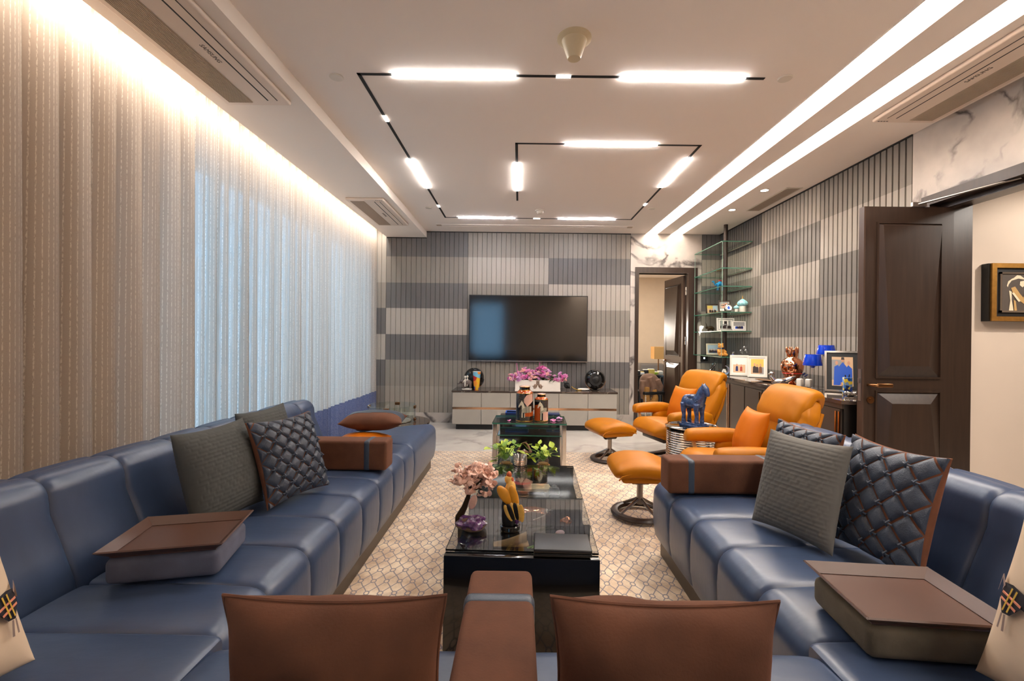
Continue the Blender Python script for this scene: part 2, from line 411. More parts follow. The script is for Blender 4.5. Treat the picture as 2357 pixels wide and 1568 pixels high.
# ------------------------------------------------------------------ shapes: (verts, faces)
def box(x0, x1, y0, y1, z0, z1):
    v = [(x0,y0,z0),(x1,y0,z0),(x1,y1,z0),(x0,y1,z0),(x0,y0,z1),(x1,y0,z1),(x1,y1,z1),(x0,y1,z1)]
    return v, [(3,2,1,0),(4,5,6,7),(0,1,5,4),(1,2,6,5),(2,3,7,6),(3,0,4,7)]
def cbox(sx, sy, sz, c=(0,0,0)):
    return box(c[0]-sx/2, c[0]+sx/2, c[1]-sy/2, c[1]+sy/2, c[2]-sz/2, c[2]+sz/2)
def from_bm(bm):
    bm.verts.ensure_lookup_table()
    v = [tuple(x.co) for x in bm.verts]; f = [tuple(q.index for q in x.verts) for x in bm.faces]
    bm.free()
    return v, f
def rbox(sx, sy, sz, r, seg=3, c=(0,0,0)):
    bm = bmesh.new(); bmesh.ops.create_cube(bm, size=1)
    for v in bm.verts: v.co = Vector((v.co.x*sx, v.co.y*sy, v.co.z*sz))
    bmesh.ops.bevel(bm, geom=list(bm.edges), offset=min(r, 0.49*min(sx,sy,sz)), segments=seg, profile=0.5, affect='EDGES')
    for v in bm.verts: v.co += Vector(c)
    bm.verts.index_update()
    return from_bm(bm)
def lathe(prof, n=24):
    v = []; f = []
    for (r, z) in prof:
        for i in range(n):
            a = 2*PI*i/n; v.append((r*math.cos(a), r*math.sin(a), z))
    for k in range(len(prof)-1):
        for i in range(n):
            j = (i+1) % n
            f.append((k*n+i, k*n+j, (k+1)*n+j, (k+1)*n+i))
    f.append(tuple(reversed(range(n)))); f.append(tuple((len(prof)-1)*n+i for i in range(n)))
    return v, f
def cyl(r, h, n=24, r2=None):
    return lathe([(r, 0), (r if r2 is None else r2, h)], n)
def tube(pts, r, n=8, closed=False):
    pts = [Vector(p) for p in pts]; m = len(pts); v = []; f = []
    rs = r if isinstance(r, (list, tuple)) else [r]*m
    up = Vector((0, 0, 1)); prev = None
    for i, p in enumerate(pts):
        if closed: t = pts[(i+1) % m] - pts[i-1]
        else: t = pts[min(i+1, m-1)] - pts[max(i-1, 0)]
        t.normalize()
        a = prev if prev is not None else (up if abs(t.z) < 0.9 else Vector((1, 0, 0)))
        a = a - t*a.dot(t)
        if a.length < 1e-6: a = Vector((1, 0, 0)) - t*t.x
        a.normalize(); prev = a; b = t.cross(a)
        for k in range(n):
            an = 2*PI*k/n; q = p + (a*math.cos(an) + b*math.sin(an))*rs[i]; v.append(tuple(q))
    e = m if closed else m-1
    for i in range(e):
        for k in range(n):
            j = (k+1) % n; i2 = (i+1) % m
            f.append((i*n+k, i*n+j, i2*n+j, i2*n+k))
    if not closed:
        f.append(tuple(reversed(range(n)))); f.append(tuple((m-1)*n+k for k in range(n)))
    return v, f
def torus(R, r, n=40, m=10, z=0, flat=1.0):
    v = []; f = []
    for i in range(n):
        a = 2*PI*i/n
        for k in range(m):
            b = 2*PI*k/m; q = R + r*math.cos(b)
            v.append((q*math.cos(a), q*math.sin(a), z + r*flat*math.sin(b)))
    for i in range(n):
        for k in range(m):
            f.append((i*m+k, ((i+1)%n)*m+k, ((i+1)%n)*m+(k+1)%m, i*m+(k+1)%m))
    return v, f
def prism(poly, z0, z1):
    n = len(poly)
    v = [(x, y, z0) for x, y in poly] + [(x, y, z1) for x, y in poly]
    f = [tuple(reversed(range(n))), tuple(range(n, 2*n))] + [(i, (i+1)%n, n+(i+1)%n, n+i) for i in range(n)]
    return v, f
def spow(x, e):
    return math.copysign(abs(x)**e, x)
def sq(a, b, c, e1=0.5, e2=0.5, nu=24, nv=14, fn=None):
    """superellipsoid; e below 1 makes it boxy"""
    prof = []; v = []; f = []
    for j in range(nv+1):
        t = -PI/2 + PI*j/nv
        for i in range(nu):
            p = 2*PI*i/nu
            ct = spow(math.cos(t), e1)
            q = Vector((a*ct*spow(math.cos(p), e2), b*ct*spow(math.sin(p), e2), c*spow(math.sin(t), e1)))
            if fn: q = Vector(fn(q))
            v.append(tuple(q))
    for j in range(nv):
        for i in range(nu):
            k = (i+1) % nu
            f.append((j*nu+i, j*nu+k, (j+1)*nu+k, (j+1)*nu+i))
    return v, f
def grid(nu, nv, fn, wrap=False):
    v = [tuple(fn(i/(nu-1) if not wrap else i/nu, j/(nv-1))) for j in range(nv) for i in range(nu)]
    f = []
    for j in range(nv-1):
        for i in range(nu if wrap else nu-1):
            k = (i+1) % nu
            f.append((j*nu+i, j*nu+k, (j+1)*nu+k, (j+1)*nu+i))
    return v, f
def loft(path, nrm, hw, ht, n=20, e=0.55, groove=None):
    """closed sections along a path in the local x-z plane; width runs along y"""
    v = []; f = []; m = len(path)
    for i in range(m):
        p = Vector(path[i]); N = Vector(nrm[i]).normalized()
        for k in range(n):
            a = 2*PI*k/n
            w = hw[i]*spow(math.cos(a), e); t = ht[i]*spow(math.sin(a), e)
            if groove: t *= groove(w/max(hw[i], 1e-4), i/(m-1))
            q = p + Vector((0, 1, 0))*w + N*t
            v.append(tuple(q))
    for i in range(m-1):
        for k in range(n):
            j = (k+1) % n
            f.append((i*n+k, i*n+j, (i+1)*n+j, (i+1)*n+k))
    f.append(tuple(reversed(range(n)))); f.append(tuple((m-1)*n+k for k in range(n)))
    return v, f
def xf(s, loc=(0,0,0), rot=(0,0,0), sc=1):
    scv = (sc, sc, sc) if isinstance(sc, (int, float)) else sc
    M = Matrix.LocRotScale(Vector(loc), Euler(rot), Vector(scv))
    return [tuple(M @ Vector(p)) for p in s[0]], s[1]
def join(*ss):
    v = []; f = []
    for s in ss:
        o = len(v); v += list(s[0]); f += [tuple(i+o for i in q) for q in s[1]]
    return v, f
def fuse(shape, voxel):
    """melt overlapping pieces into one continuous skin"""
    me = bpy.data.meshes.new('tmp'); me.from_pydata(shape[0], [], shape[1])
    o = bpy.data.objects.new('tmp', me); COL.objects.link(o)
    md = o.modifiers.new('r', 'REMESH'); md.mode = 'VOXEL'; md.voxel_size = voxel
    ms = o.modifiers.new('s', 'SMOOTH'); ms.factor = 0.5; ms.iterations = 3
    dg = bpy.context.evaluated_depsgraph_get(); ev = o.evaluated_get(dg); m2 = ev.to_mesh()
    out = ([tuple(x.co) for x in m2.vertices], [tuple(p.vertices) for p in m2.polygons])
    ev.to_mesh_clear(); bpy.data.objects.remove(o); bpy.data.meshes.remove(me)
    return out

# ------------------------------------------------------------------ objects
def mesh(name, shape, mats, sharp=0.7, midx=None, uv=None):
    me = bpy.data.meshes.new(name); me.from_pydata(shape[0], [], shape[1])
    for m in (mats if isinstance(mats, (list, tuple)) else [mats]): me.materials.append(MATS[m])
    if midx: me.polygons.foreach_set('material_index', midx)
    if sharp is not None:
        me.polygons.foreach_set('use_smooth', [True]*len(me.polygons))
        try: me.set_sharp_from_angle(angle=sharp)
        except Exception: pass
    if uv:
        ul = me.uv_layers.new(name='UVMap')
        for lp in me.loops: ul.data[lp.index].uv = uv[lp.vertex_index]
    me.update()
    return me
def link(name, me, parent=None, loc=(0,0,0), rot=(0,0,0)):
    o = bpy.data.objects.new(name, me); COL.objects.link(o)
    o.parent = parent; o.location = loc; o.rotation_euler = rot
    return o
def obj(name, shape, m, parent=None, loc=(0,0,0), rot=(0,0,0), sharp=0.7, midx=None, uv=None):
    return link(name, mesh(name, shape, m, sharp, midx, uv), parent, loc, rot)
def tag(o, label=None, cat=None, group=None, kind=None):
    if label: o['label'] = label
    if cat: o['category'] = cat
    if group: o['group'] = group
    if kind: o['kind'] = kind
    return o
def thing(name, label, cat, loc=(0,0,0), rz=0.0, group=None, rot=None):
    o = bpy.data.objects.new(name, None); COL.objects.link(o); o.empty_display_size = 0.05
    o.location = loc; o.rotation_euler = rot if rot else (0, 0, rz)
    return tag(o, label, cat, group)
def struct(name, shape, m, parent=None, sharp=0.7, label=None):
    o = obj(name, shape, m, parent, sharp=sharp)
    if parent is None:
        o['kind'] = 'structure'
        if label: o['label'] = label
    return o
def copy_tree(o, parent=None, label=None):
    c = o.copy(); COL.objects.link(c); c.parent = parent
    if label: c['label'] = label
    for ch in list(o.children): copy_tree(ch, c)
    return c
def text(name, s, size, m, parent, loc, rot, ext=0.0006):
    cu = bpy.data.curves.new('t', 'FONT'); cu.body = s; cu.size = size; cu.extrude = ext; cu.align_x = 'CENTER'; cu.align_y = 'CENTER'
    o = bpy.data.objects.new('t', cu); COL.objects.link(o)
    dg = bpy.context.evaluated_depsgraph_get(); me = bpy.data.meshes.new_from_object(o.evaluated_get(dg))
    bpy.data.objects.remove(o)
    me.materials.clear(); me.materials.append(MATS[m])
    return link(name, me, parent, loc, rot)

# ================================================================== THE SETTING
YB, XR, XL, YF = 6.89, 3.03, -2.45, -2.6
struct('floor', box(-2.6, 6.5, YF-.1, 11.0, -0.06, 0.0), 'marble_floor')
ceil = struct('ceiling', join(box(-1.42, 1.89, YF, 6.95, H, H+.25), box(2.08, 2.27, YF, 6.95, H, H+.25), box(2.46, 3.3, YF, 6.95, H, H+.25),
                              box(1.89, 2.08, YF, 6.95, H+.12, H+.25), box(2.27, 2.46, YF, 6.95, H+.12, H+.25),
                              box(-2.6, -2.02, YF, 7.0, 3.02, 3.14)), 'plaster')
obj('soffit', box(-2.02, -1.42, YF, 6.95, HS, 3.14), 'soffit_plaster', ceil)
for i, (x0, x1, lb) in enumerate(((1.89, 2.08, 'recessed light trough in the ceiling, the one nearer the track lights'), (2.27, 2.46, 'recessed light trough in the ceiling, the one nearer the slatted side wall'))):
    t = thing('cove_light', lb, 'light', (0, 0, H), group='ceiling light troughs')
    obj('diffuser', box(x0+.004, x1-.004, YF+.05, 6.93, 0.10, 0.118), 'cove_panel', t)
    obj('edge_trim', join(box(x0, x0+.008, YF+.05, 6.93, -0.004, 0.012), box(x1-.008, x1, YF+.05, 6.93, -0.004, 0.012)), 'plaster', t)

# --- window side
wl = struct('wall_left', join(box(XL-.15, XL, YF, 2.7, 0, 3.02), box(XL-.15, XL, 6.75, 7.05, 0, 3.02), box(XL-.15, XL, 2.7, 6.75, 0, 0.12), box(XL-.15, XL, 2.7, 6.75, 2.62, 3.02)), 'wall_paint')
w1 = struct('window_1', join(box(XL-.1, XL-.04, 2.7, 6.75, 0.12, 0.18), box(XL-.1, XL-.04, 2.7, 6.75, 2.56, 2.62)), 'brushed_steel', label='tall aluminium window behind the sheer curtain')
for y in (2.73, 3.74, 4.73, 5.72, 6.72):
    obj('mullion', box(XL-.1, XL-.04, y-.03, y+.03, 0.18, 2.56), 'brushed_steel', w1)
for y in (2.76, 3.77, 4.76, 5.75):
    obj('pane', box(XL-.075, XL-.065, y, y+.94, 0.18, 2.56), 'window_glass', w1)

# --- wall behind the camera
wr = struct('wall_rear', join(box(-2.6, -1.75, YF-.1, YF, 0, 3.14), box(-0.55, 6.2, YF-.1, YF, 0, 3.14), box(-1.75, -0.55, YF-.1, YF, 0, 0.65), box(-1.75, -0.55, YF-.1, YF, 2.6, 3.14)), 'wall_paint')
w2 = struct('window_2', join(box(-1.75, -1.70, YF-.08, YF-.02, .65, 2.6), box(-.6, -.55, YF-.08, YF-.02, .65, 2.6), box(-1.7, -.6, YF-.08, YF-.02, .65, .7), box(-1.7, -.6, YF-.08, YF-.02, 2.55, 2.6)), 'brushed_steel', label='window behind the viewpoint')
obj('pane', box(-1.7, -.6, YF-.055, YF-.045, .7, 2.55), 'window_glass', w2)

# --- back wall with painted slats
DK, MD, LT, MG = rgb(98, 95, 93), rgb(134, 127, 118), rgb(166, 158, 148), rgb(118, 113, 107)
M2 = rgb(146, 138, 128)
wb = struct('wall_back', join(box(-2.6, 1.80, 6.93, 7.05, 0, 3.1), box(2.60, 3.4, 6.93, 7.05, 0, 3.1), box(1.80, 2.60, 6.93, 7.05, 2.30, 3.1)), 'slat_backing')
slat_mat('slats_end', [MG, DK, LT, DK, M2, LT, LT])
slat_mat('slats_a', [M2, MD, DK, LT, DK, MD, DK])
slat_mat('slats_b', [MD, M2, DK, MG, MD, LT, MD])
slat_mat('slats_c', [MD, DK, LT, MD, LT, DK, MD])
slat_mat('slats_corner', [MD, M2, DK, M2, DK, M2, DK])
def slat_shape(w, d, z0, z1):
    return prism([(-w/2, 0), (-w/2+.003, -d), (w/2-.003, -d), (w/2, 0)], z0, z1)
def slat_run(x0, x1, n, m, z1=H):
    p = (x1-x0)/n
    h = p/2
    me = mesh('slat', prism([(-h, 0), (-h, -.029), (-h+.0035, -.04), (h-.0035, -.04), (h, -.029), (h, 0)], 0.15, z1), m, sharp=0.5)
    for i in range(n): link('slat', me, wb, (x0+p*(i+.5), 6.93, 0))
slat_run(-2.025-.0725*4, -2.025, 4, 'slats_end', 3.0)
slat_run(-2.025, -1.42, 8, 'slats_a', HS)
slat_run(-1.42, -0.79, 9, 'slats_a')
slat_run(-0.79, 0.435, 17, 'slats_b')
slat_run(0.435, 1.673, 17, 'slats_c')
slat_run(2.755, 3.03, 4, 'slats_corner')
struct('trim_1', join(box(1.675, 1.745, 6.885, 6.93, 0, H), box(2.686, 2.75, 6.885, 6.93, 0, H), box(1.745, 2.686, 6.885, 6.93, 2.385, H)), 'marble_wall', label='pale marble surround of the back doorway')
struct('baseboard_back', box(-2.4, 1.675, 6.88, 6.93, 0, 0.15), 'marble_wall')
struct('trim_2', join(box(-1.42, 1.673, 6.885, 6.93, H-.012, H), box(-2.02, -1.42, 6.885, 6.93, HS-.012, HS)), 'dark_gap', label='dark shadow gap above the back panelling')

# --- right wall
wr2 = struct('wall_right', join(box(3.07, 3.34, 3.43, 7.05, 0, 3.1), box(3.07, 3.34, YF, 1.85, 0, 3.1), box(3.07, 3.34, 1.85, 3.43, 2.36, 3.1)), 'dark_gap')
DK, MD, LT, MG, M2 = [tuple(v*.74 for v in c[:3])+(1,) for c in (DK, MD, LT, MG, M2)]   # same paint; colours darkened to counter the strong cove light on the side wall
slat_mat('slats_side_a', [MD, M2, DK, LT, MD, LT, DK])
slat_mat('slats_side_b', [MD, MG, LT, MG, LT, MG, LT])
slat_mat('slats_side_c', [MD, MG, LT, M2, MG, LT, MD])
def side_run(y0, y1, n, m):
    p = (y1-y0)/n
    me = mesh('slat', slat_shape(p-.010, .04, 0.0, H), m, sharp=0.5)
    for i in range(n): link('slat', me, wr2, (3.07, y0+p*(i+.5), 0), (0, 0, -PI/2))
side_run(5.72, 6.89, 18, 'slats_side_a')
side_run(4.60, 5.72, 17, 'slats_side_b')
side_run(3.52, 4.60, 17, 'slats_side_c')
struct('trim_3', join(box(3.03, 3.07, 3.43, 3.52, 0, H), box(3.03, 3.07, 1.2, 3.43, 2.37, H), box(3.03, 3.07, YF, 1.85, 0, 2.37)), 'marble_wall', label='grey veined marble band above the side doorway')
struct('trim_4', box(3.02, 3.07, 3.52, 6.89, H-.012, H), 'dark_gap', label='dark shadow gap above the side panelling')

# --- doors
def leaf_shape(w, h, t, rail=0.085, flip=False):
    """panelled leaf: x from hinge 0 to w, z 0..h, two tapering raised panels on each face"""
    parts = [box(0, w, -t/2, t/2, 0, h)]
    return parts
def panel_shape(o, i, y, s):
    """o: outer rect x0,x1,z0,z1; i: inner quad corners (bl, br, tr, tl); s: +-1 outward"""
    x0, x1, z0, z1 = o
    v = [(x0, y, z0), (x1, y, z0), (x1, y, z1), (x0, y, z1)] + [(a, y+s*.036, b) for a, b in i]
    q = [(0, 1, 5, 4), (1, 2, 6, 5), (2, 3, 7, 6), (3, 0, 4, 7), (4, 5, 6, 7)]
    rim = []
    for (a, b, c, d) in ((x0-.012, x1+.012, z0-.012, z0), (x0-.012, x1+.012, z1, z1+.012), (x0-.012, x0, z0, z1), (x1, x1+.012, z0, z1)):
        yy = sorted((y, y+s*.012)); rim.append(box(a, b, yy[0], yy[1], c, d))
    return join((v, q), *rim)
def door_panels(leaf, w, h, t, faces=(-1, 1)):
    r = 0.085 * w / 0.62
    for s in faces:
        x0, x1 = w*.15, w*.86
        obj('raised_panel', panel_shape((x0, x1, h*.455, h*.945), ((x0+w*.16, h*.49), (x1-w*.11, h*.49), (x1-w*.02, h*.937), (x0+w*.03, h*.937)), s*(t/2-.001), s), 'walnut_dark', leaf, sharp=0.2)
        obj('raised_panel', panel_shape((x0, x1, h*.06, h*.405), ((x0+w*.03, h*.075), (x1-w*.03, h*.075), (x1-w*.14, h*.37), (x0+w*.14, h*.37)), s*(t/2-.001), s), 'walnut_dark', leaf, sharp=0.2)
# door of the study, opened away from us
d1 = struct('door_1', join(box(1.745, 1.80, 6.87, 7.05, 0, 2.385), box(2.55, 2.686, 6.87, 7.05, 0, 2.385), box(1.80, 2.55, 6.87, 7.05, 2.30, 2.385)), 'walnut_dark', label='dark wooden doorway with its panelled door opened into the study')
lf = obj('door_leaf', join(*leaf_shape(.66, 2.28, .045)), 'walnut_mid', d1, (2.545, 7.02, .005), (0, 0, math.radians(97)))
door_panels(lf, .66, 2.28, .045)
for z in (0.5, 1.22, 1.98):
    obj('hinge', join(xf(cyl(.012, .06, 10), (2.548, 6.965, z)), xf(cyl(.012, .05, 10), (2.548, 6.965, z+.07)), box(2.541, 2.549, 6.965, 7.0, z, z+.12)), 'chrome', d1)
obj('lever_handle', join(xf(tube([(0, 0, 0), (0, .05, 0), (-.012, .06, 0), (-.11, .06, 0)], .009, 8), (.60, .022, .95)), xf(cyl(.02, .008, 14), (.60, .022, .95), (-PI/2, 0, 0))), 'bronze', lf)
# door at the right
d2 = struct('door_2', join(box(3.02, 3.34, 3.36, 3.432, 0, 2.37), box(3.02, 3.34, 1.85, 1.92, 0, 2.37), box(3.02, 3.34, 1.92, 3.36, 2.30, 2.37),
                           box(3.10, 3.16, 3.33, 3.36, 0, 2.30), box(3.10, 3.16, 1.92, 3.33, 2.265, 2.30)), 'walnut_dark', label='dark wooden side doorway with a panelled door standing open into the room')
WL = .635
lf2 = obj('door_leaf', join(*leaf_shape(WL, 2.25, .05)), 'walnut_dark', d2, (3.125, 3.305, .008), (0, 0, PI))
door_panels(lf2, WL, 2.25, .05)
obj('edge_strip', box(WL, WL+.012, -.025, .025, 0, 2.25), 'walnut_mid', lf2)
lk = obj('lock_plate', join(box(WL+.012, WL+.0145, -.014, .014, .845, 1.075), box(WL+.014, WL+.022, -.008, .008, .975, 1.01)), 'brushed_steel', lf2)
obj('lever_handle', join(xf(tube([(0, 0, 0), (0, .05, 0), (-.014, .062, 0), (-.03, .062, 0)], .011, 10), (WL-.03, .024, .965)), xf(rbox(.115, .016, .03, .007, 3), (WL-.1, .088, .965))), 'bronze', lf2)
obj('lock_rosette', join(xf(cyl(.026, .008, 24), (WL-.045, .024, .855), (-PI/2, 0, 0)), xf(cyl(.009, .014, 12), (WL-.045, .024, .86), (-PI/2, 0, 0))), 'bronze', lf2)
obj('closer_arm', join(tube([(2.86, 3.28, 2.275), (3.06, 2.78, 2.295)], .007, 8), box(2.82, 2.92, 3.27, 3.29, 2.26, 2.29)), 'brushed_steel', d2)

# --- corridor beyond the right door
struct('wall_corridor', box(3.34, 6.4, 3.44, 3.6, 0, 3.0), 'wall_paint')
struct('wall_corridor_end', join(box(6.3, 6.4, -.5, 3.44, 0, 3.0), box(3.34, 6.4, -.6, -.5, 0, 3.0)), 'wall_paint')
struct('ceiling_corridor', box(3.34, 6.4, -.5, 3.44, 2.75, 2.85), 'plaster')
# --- study behind the back door
struct('wall_study_far', box(.8, 4.4, 10.4, 10.5, 0, 3.0), 'beige_paper')
struct('wall_study_left', box(.8, .9, 7.05, 10.4, 0, 3.0), 'beige_paper')
struct('wall_study_right', box(4.3, 4.4, 7.05, 10.4, 0, 3.0), 'beige_paper')
struct('ceiling_study', box(.8, 4.4, 7.05, 10.5, 2.72, 2.82), 'plaster')

# ================================================================== CEILING FITTINGS
XA, XB, Y0, Y1, YM, XM = -1.005, 1.48, 2.80, 6.085, 3.765, -0.04
tl = thing('track_light', 'black recessed magnetic track on the ceiling with glowing white bars, bent into a square spiral', 'light', (0, 0, H))
W = .011
def rail(x0, y0, x1, y1):
    a, b, c, d = min(x0, x1)-W, max(x0, x1)+W, min(y0, y1)-W, max(y0, y1)+W
    obj('rail', box(a, b, c, d, -.003, .012), 'dark_gap', tl)
rail(XA, Y0, XB, Y0); rail(XA, Y0, XA, Y1); rail(XA, Y1, XB, Y1); rail(XB, Y1, XB, YM); rail(XB, YM, XM, YM); rail(XM, YM, XM, 5.3)
def bar(x0, y0, x1, y1, m='led_white'):
    a, b, c, d = min(x0, x1), max(x0, x1), min(y0, y1), max(y0, y1)
    w = .0115
    if a == b: s = box(a-w, a+w, c, d, -.008, -.003)
    else: s = box(a, b, c-w, c+w, -.008, -.003)
    obj('light_bar', s, m, tl)
bar(-.80, Y0, -.04, Y0); bar(.602, Y0, 1.37, Y0); bar(XA, 4.12, XA, 4.90); bar(-.83, Y1, -.075, Y1, 'led_far'); bar(.505, Y1, 1.265, Y1, 'led_far')
bar(XB, 4.02, XB, 4.79); bar(.362, YM, 1.123, YM); bar(XM, 4.18, XM, 4.95)
for (x, y, h) in ((.254, Y0, 1), (XA, 3.36, 0), (XA, 5.56, 0), (.215, Y1, 1), (XB, 5.40, 0)):
    obj('spot_module', box(x-(.045 if h else .012), x+(.045 if h else .012), y-(.012 if h else .045), y+(.012 if h else .045), -.006, 0), 'led_small', tl)

pir = thing('ceiling_sensor', 'cream cone shaped sensor hanging from the middle of the ceiling', 'sensor', (.278, 2.446, H))
obj('flange', lathe([(.092, 0), (.092, -.008), (.08, -.014), (.05, -.02)], 32), 'cream_plastic', pir)
obj('cone', lathe([(.07, -.01), (.062, -.03), (.048, -.075), (.038, -.105), (.034, -.112), (.01, -.114)], 32), 'cream_plastic', pir)
sm = thing('smoke_detector', 'small round smoke detector on the ceiling near the television wall', 'detector', (.243, 5.7, H))
obj('base', cyl(.06, -.014, 28), 'white_plastic', sm)
obj('sensor_cap', lathe([(.045, -.014), (.042, -.03), (.03, -.045), (.008, -.048)], 24), 'white_plastic', sm)
obj('vent_ring', lathe([(.036, -.03), (.036, -.038)], 24), 'label_grey', sm)
for (px, py, r, lb) in ((774, 177, .042, 'flat round sprinkler cover on the ceiling left of the track corner'), (1807, 180, .042, 'flat round sprinkler cover on the ceiling beside the end of the front track'),
                    (987, 478, .042, 'flat round sprinkler cover near the far left track corner'), (1500, 480, .042, 'flat round sprinkler cover between the far track corner and the light trough')):
    p = az(px, py, H)
    tag(obj('ceiling_sprinkler_cover', lathe([(r, 0), (r, -.004), (r-.004, -.008), (.004, -.009)], 28), 'white_plastic', None, p), lb, 'sprinkler cover', 'ceiling sprinkler covers')
ld = thing('ceiling_slot_vent', 'long thin slot vent in the ceiling in front of the television wall', 'vent', (0, 6.5, H))
obj('frame', join(box(-1.2, 1.6, -.06, -.045, -.004, 0), box(-1.2, 1.6, .045, .06, -.004, 0)), 'plaster', ld)
obj('slot', box(-1.2, -1.13, -.045, .045, -.003, 0), 'grille_beige', ld); obj('slot', box(1.53, 1.6, -.045, .045, -.003, 0), 'grille_beige', ld)
for i, (x, y, lb) in enumerate(((2.60, 4.854, 'round recessed downlight beside the wide end of the ceiling grille'), (2.595, 5.584, 'round recessed downlight nearer the glass shelves'))):
    t = thing('ceiling_downlight', lb, 'light', (x, y, H), group='downlights along the slatted side wall')
    obj('trim_ring', torus(.042, .006, 28, 8, -.002, .6), 'white_plastic', t)
    obj('lens', cyl(.037, -.003, 24), 'downlight_glow', t)
    spot('downlight', (x, y, H-.02), (0, math.radians(-16), 0), 8, math.radians(75), WARM)
g = thing('ceiling_grille', 'rectangular louvred air grille in the ceiling beside the slatted side wall', 'vent', (2.865, 5.187, H))
obj('frame', join(box(-.085, -.07, -.43, .43, -.006, 0), box(.07, .085, -.43, .43, -.006, 0), box(-.07, .07, -.43, -.415, -.006, 0), box(-.07, .07, .415, .43, -.006, 0)), 'white_plastic', g)
obj('backing', box(-.07, .07, -.415, .415, -.001, .0), 'dark_gap', g)
lv = mesh('louvre', box(-.0035, .0035, -.415, .415, -.005, -.001), 'grille_beige')
for i in range(9): link('louvre', lv, g, (-.062+.0155*i, 0, 0))

def aircon(x0, x1, y0, y1, z, flip, label):
    t = thing('ceiling_air_conditioner', label, 'air conditioner', ((x0+x1)/2, (y0+y1)/2, z), PI if flip else 0, 'one-way ceiling cassette air conditioners')
    w, l = (x1-x0)/2, (y1-y0)/2
    obj('housing', xf(rbox(2*w, 2*l, .03, .012, 3), (0, 0, -.012)), 'ac_white', t)
    obj('intake_grille', join(box(-w*.80, -w*.08, -l*.92, l*.92, -.0305, -.027), *[box(-w*.79+k*w*.0475, -w*.79+k*w*.0475+w*.02, -l*.915, l*.915, -.033, -.03) for k in range(15)]), 'grille_beige', t)
    obj('outlet_slot', box(w*.42, w*.48, -l*.88, l*.88, -.0285, -.0265), 'dark_gap', t)
    obj('louvre_flap', join(box(w*.48, w*.72, -l*.88, l*.88, -.031, -.027)), 'ac_white', t)
    obj('flap_line', box(w*.72, w*.735, -l*.88, l*.88, -.029, -.027), 'dark_gap', t)
    text('lettering', 'SAMSUNG', .034, 'label_grey', t, (w*.23, l*.05, -.0275), (PI, 0, PI/2 if not flip else PI/2))
    obj('indicator_lamps', join(*[box(w*.55+k*.02, w*.55+k*.02+.012, -l*.965, -l*.95, -.0285, -.027) for k in range(4)]), 'label_grey', t)
    return t
aircon(-1.92, -1.50, 1.83, 2.965, HS, False, 'white ceiling air conditioner above the heavy curtain, the one nearest us')
aircon(-1.92, -1.50, 4.96, 6.09, HS, False, 'white ceiling air conditioner close to the television wall')
aircon(2.53, 2.97, 2.15, 3.29, H, True, 'white ceiling air conditioner above the side doorway')

# ================================================================== CURTAINS
def curtain(name, label, y0, y1, x0, lam, amp, m, z0=.02, z1=2.96, per=12, group=None, band=None, seed=1, nz=14, lead=0):
    rnd = random.Random(seed)
    n = max(2, int(round((y1-y0)/lam))); ys = []; xs = []
    lams = [lam*(0.8+0.4*rnd.random()) for _ in range(n)]; sc = (y1-y0)/sum(lams); lams = [q*sc for q in lams]
    amps = [amp*(0.75+0.5*rnd.random()) for _ in range(n)]; sl = [rnd.uniform(-.02, .02) for _ in range(n+1)]
    def build(za, zb, off=0.0):
        v = []; f = []; uv = []; cols = n*per+1
        for j in range(nz+1):
            z = zb + (za-zb)*j/nz; tt = (2.96-z)/2.96; s = 0.0; last = None; y = y0
            for i in range(cols):
                k = min(i//per, n-1); w = (i-k*per)/per
                yb = y0 + sum(lams[:k]) + lams[k]*w
                a = amps[k]*(0.55+0.45*tt)
                x = x0 + a*(1.7*abs(math.sin(PI*w))**.75 - .85) + off
                yy = yb + 0.28*lams[k]*math.sin(2*PI*w)*math.sin(PI*w)*0.6 + (sl[k]*(1-w)+sl[k+1]*w)*tt*0.6*math.sin(PI*tt*1.1)
                p = (x, yy, z)
                if last is not None: s += math.dist(p[:2], last[:2])
                last = p; v.append(p); uv.append((yb*1.5, z))
        for j in range(nz):
            for i in range(cols-1):
                f.append((j*cols+i, j*cols+i+1, (j+1)*cols+i+1, (j+1)*cols+i))
        return v, f, uv
    t = thing(name, label, 'curtain', (0, 0, 0), group=group)
    zc = band if band else z0
    v, f, uv = build(zc, z1); obj('cloth', (v, f), m, t, sharp=None, uv=uv)
    t.children[0].data.polygons.foreach_set('use_smooth', [True]*len(f))
    if band:
        v, f, uv = build(z0, band+.004, .002); o = obj('border_band', (v, f), 'curtain_blue_band', t, sharp=None, uv=uv)
        o.data.polygons.foreach_set('use_smooth', [True]*len(f)); o['label'] = 'blue woven band along the hem'
    return t
curtain('curtain', 'heavy beige striped curtain panel at the very edge of the view', 0.9, 1.98, -2.15, .19, .105, 'curtain_linen', seed=3, group='heavy curtain panels')
curtain('curtain', 'heavy beige striped curtain with deep folds behind the blue sofa back', 2.0, 3.0, -2.16, .15, .10, 'curtain_linen', seed=5, group='heavy curtain panels')
curtain('sheer_curtain', 'long sheer curtain lit by blue daylight with a blue band at its hem', 3.02, 6.86, -2.17, .125, .062, 'curtain_sheer', seed=9, band=.47, per=10)

# ================================================================== RUG
tag(obj('rug', rbox(4.3, 5.1, .012, .005, 2, (0.15, 2.55, .006)), 'rug_wool'), 'large beige rug with a lilac chain link lattice pattern', 'rug')

# ================================================================== SOFAS
def arc(cx, cz, r, a0, a1, n):
    return [(cx+r*math.cos(math.radians(a0+(a1-a0)*i/n)), cz+r*math.sin(math.radians(a0+(a1-a0)*i/n))) for i in range(n+1)]
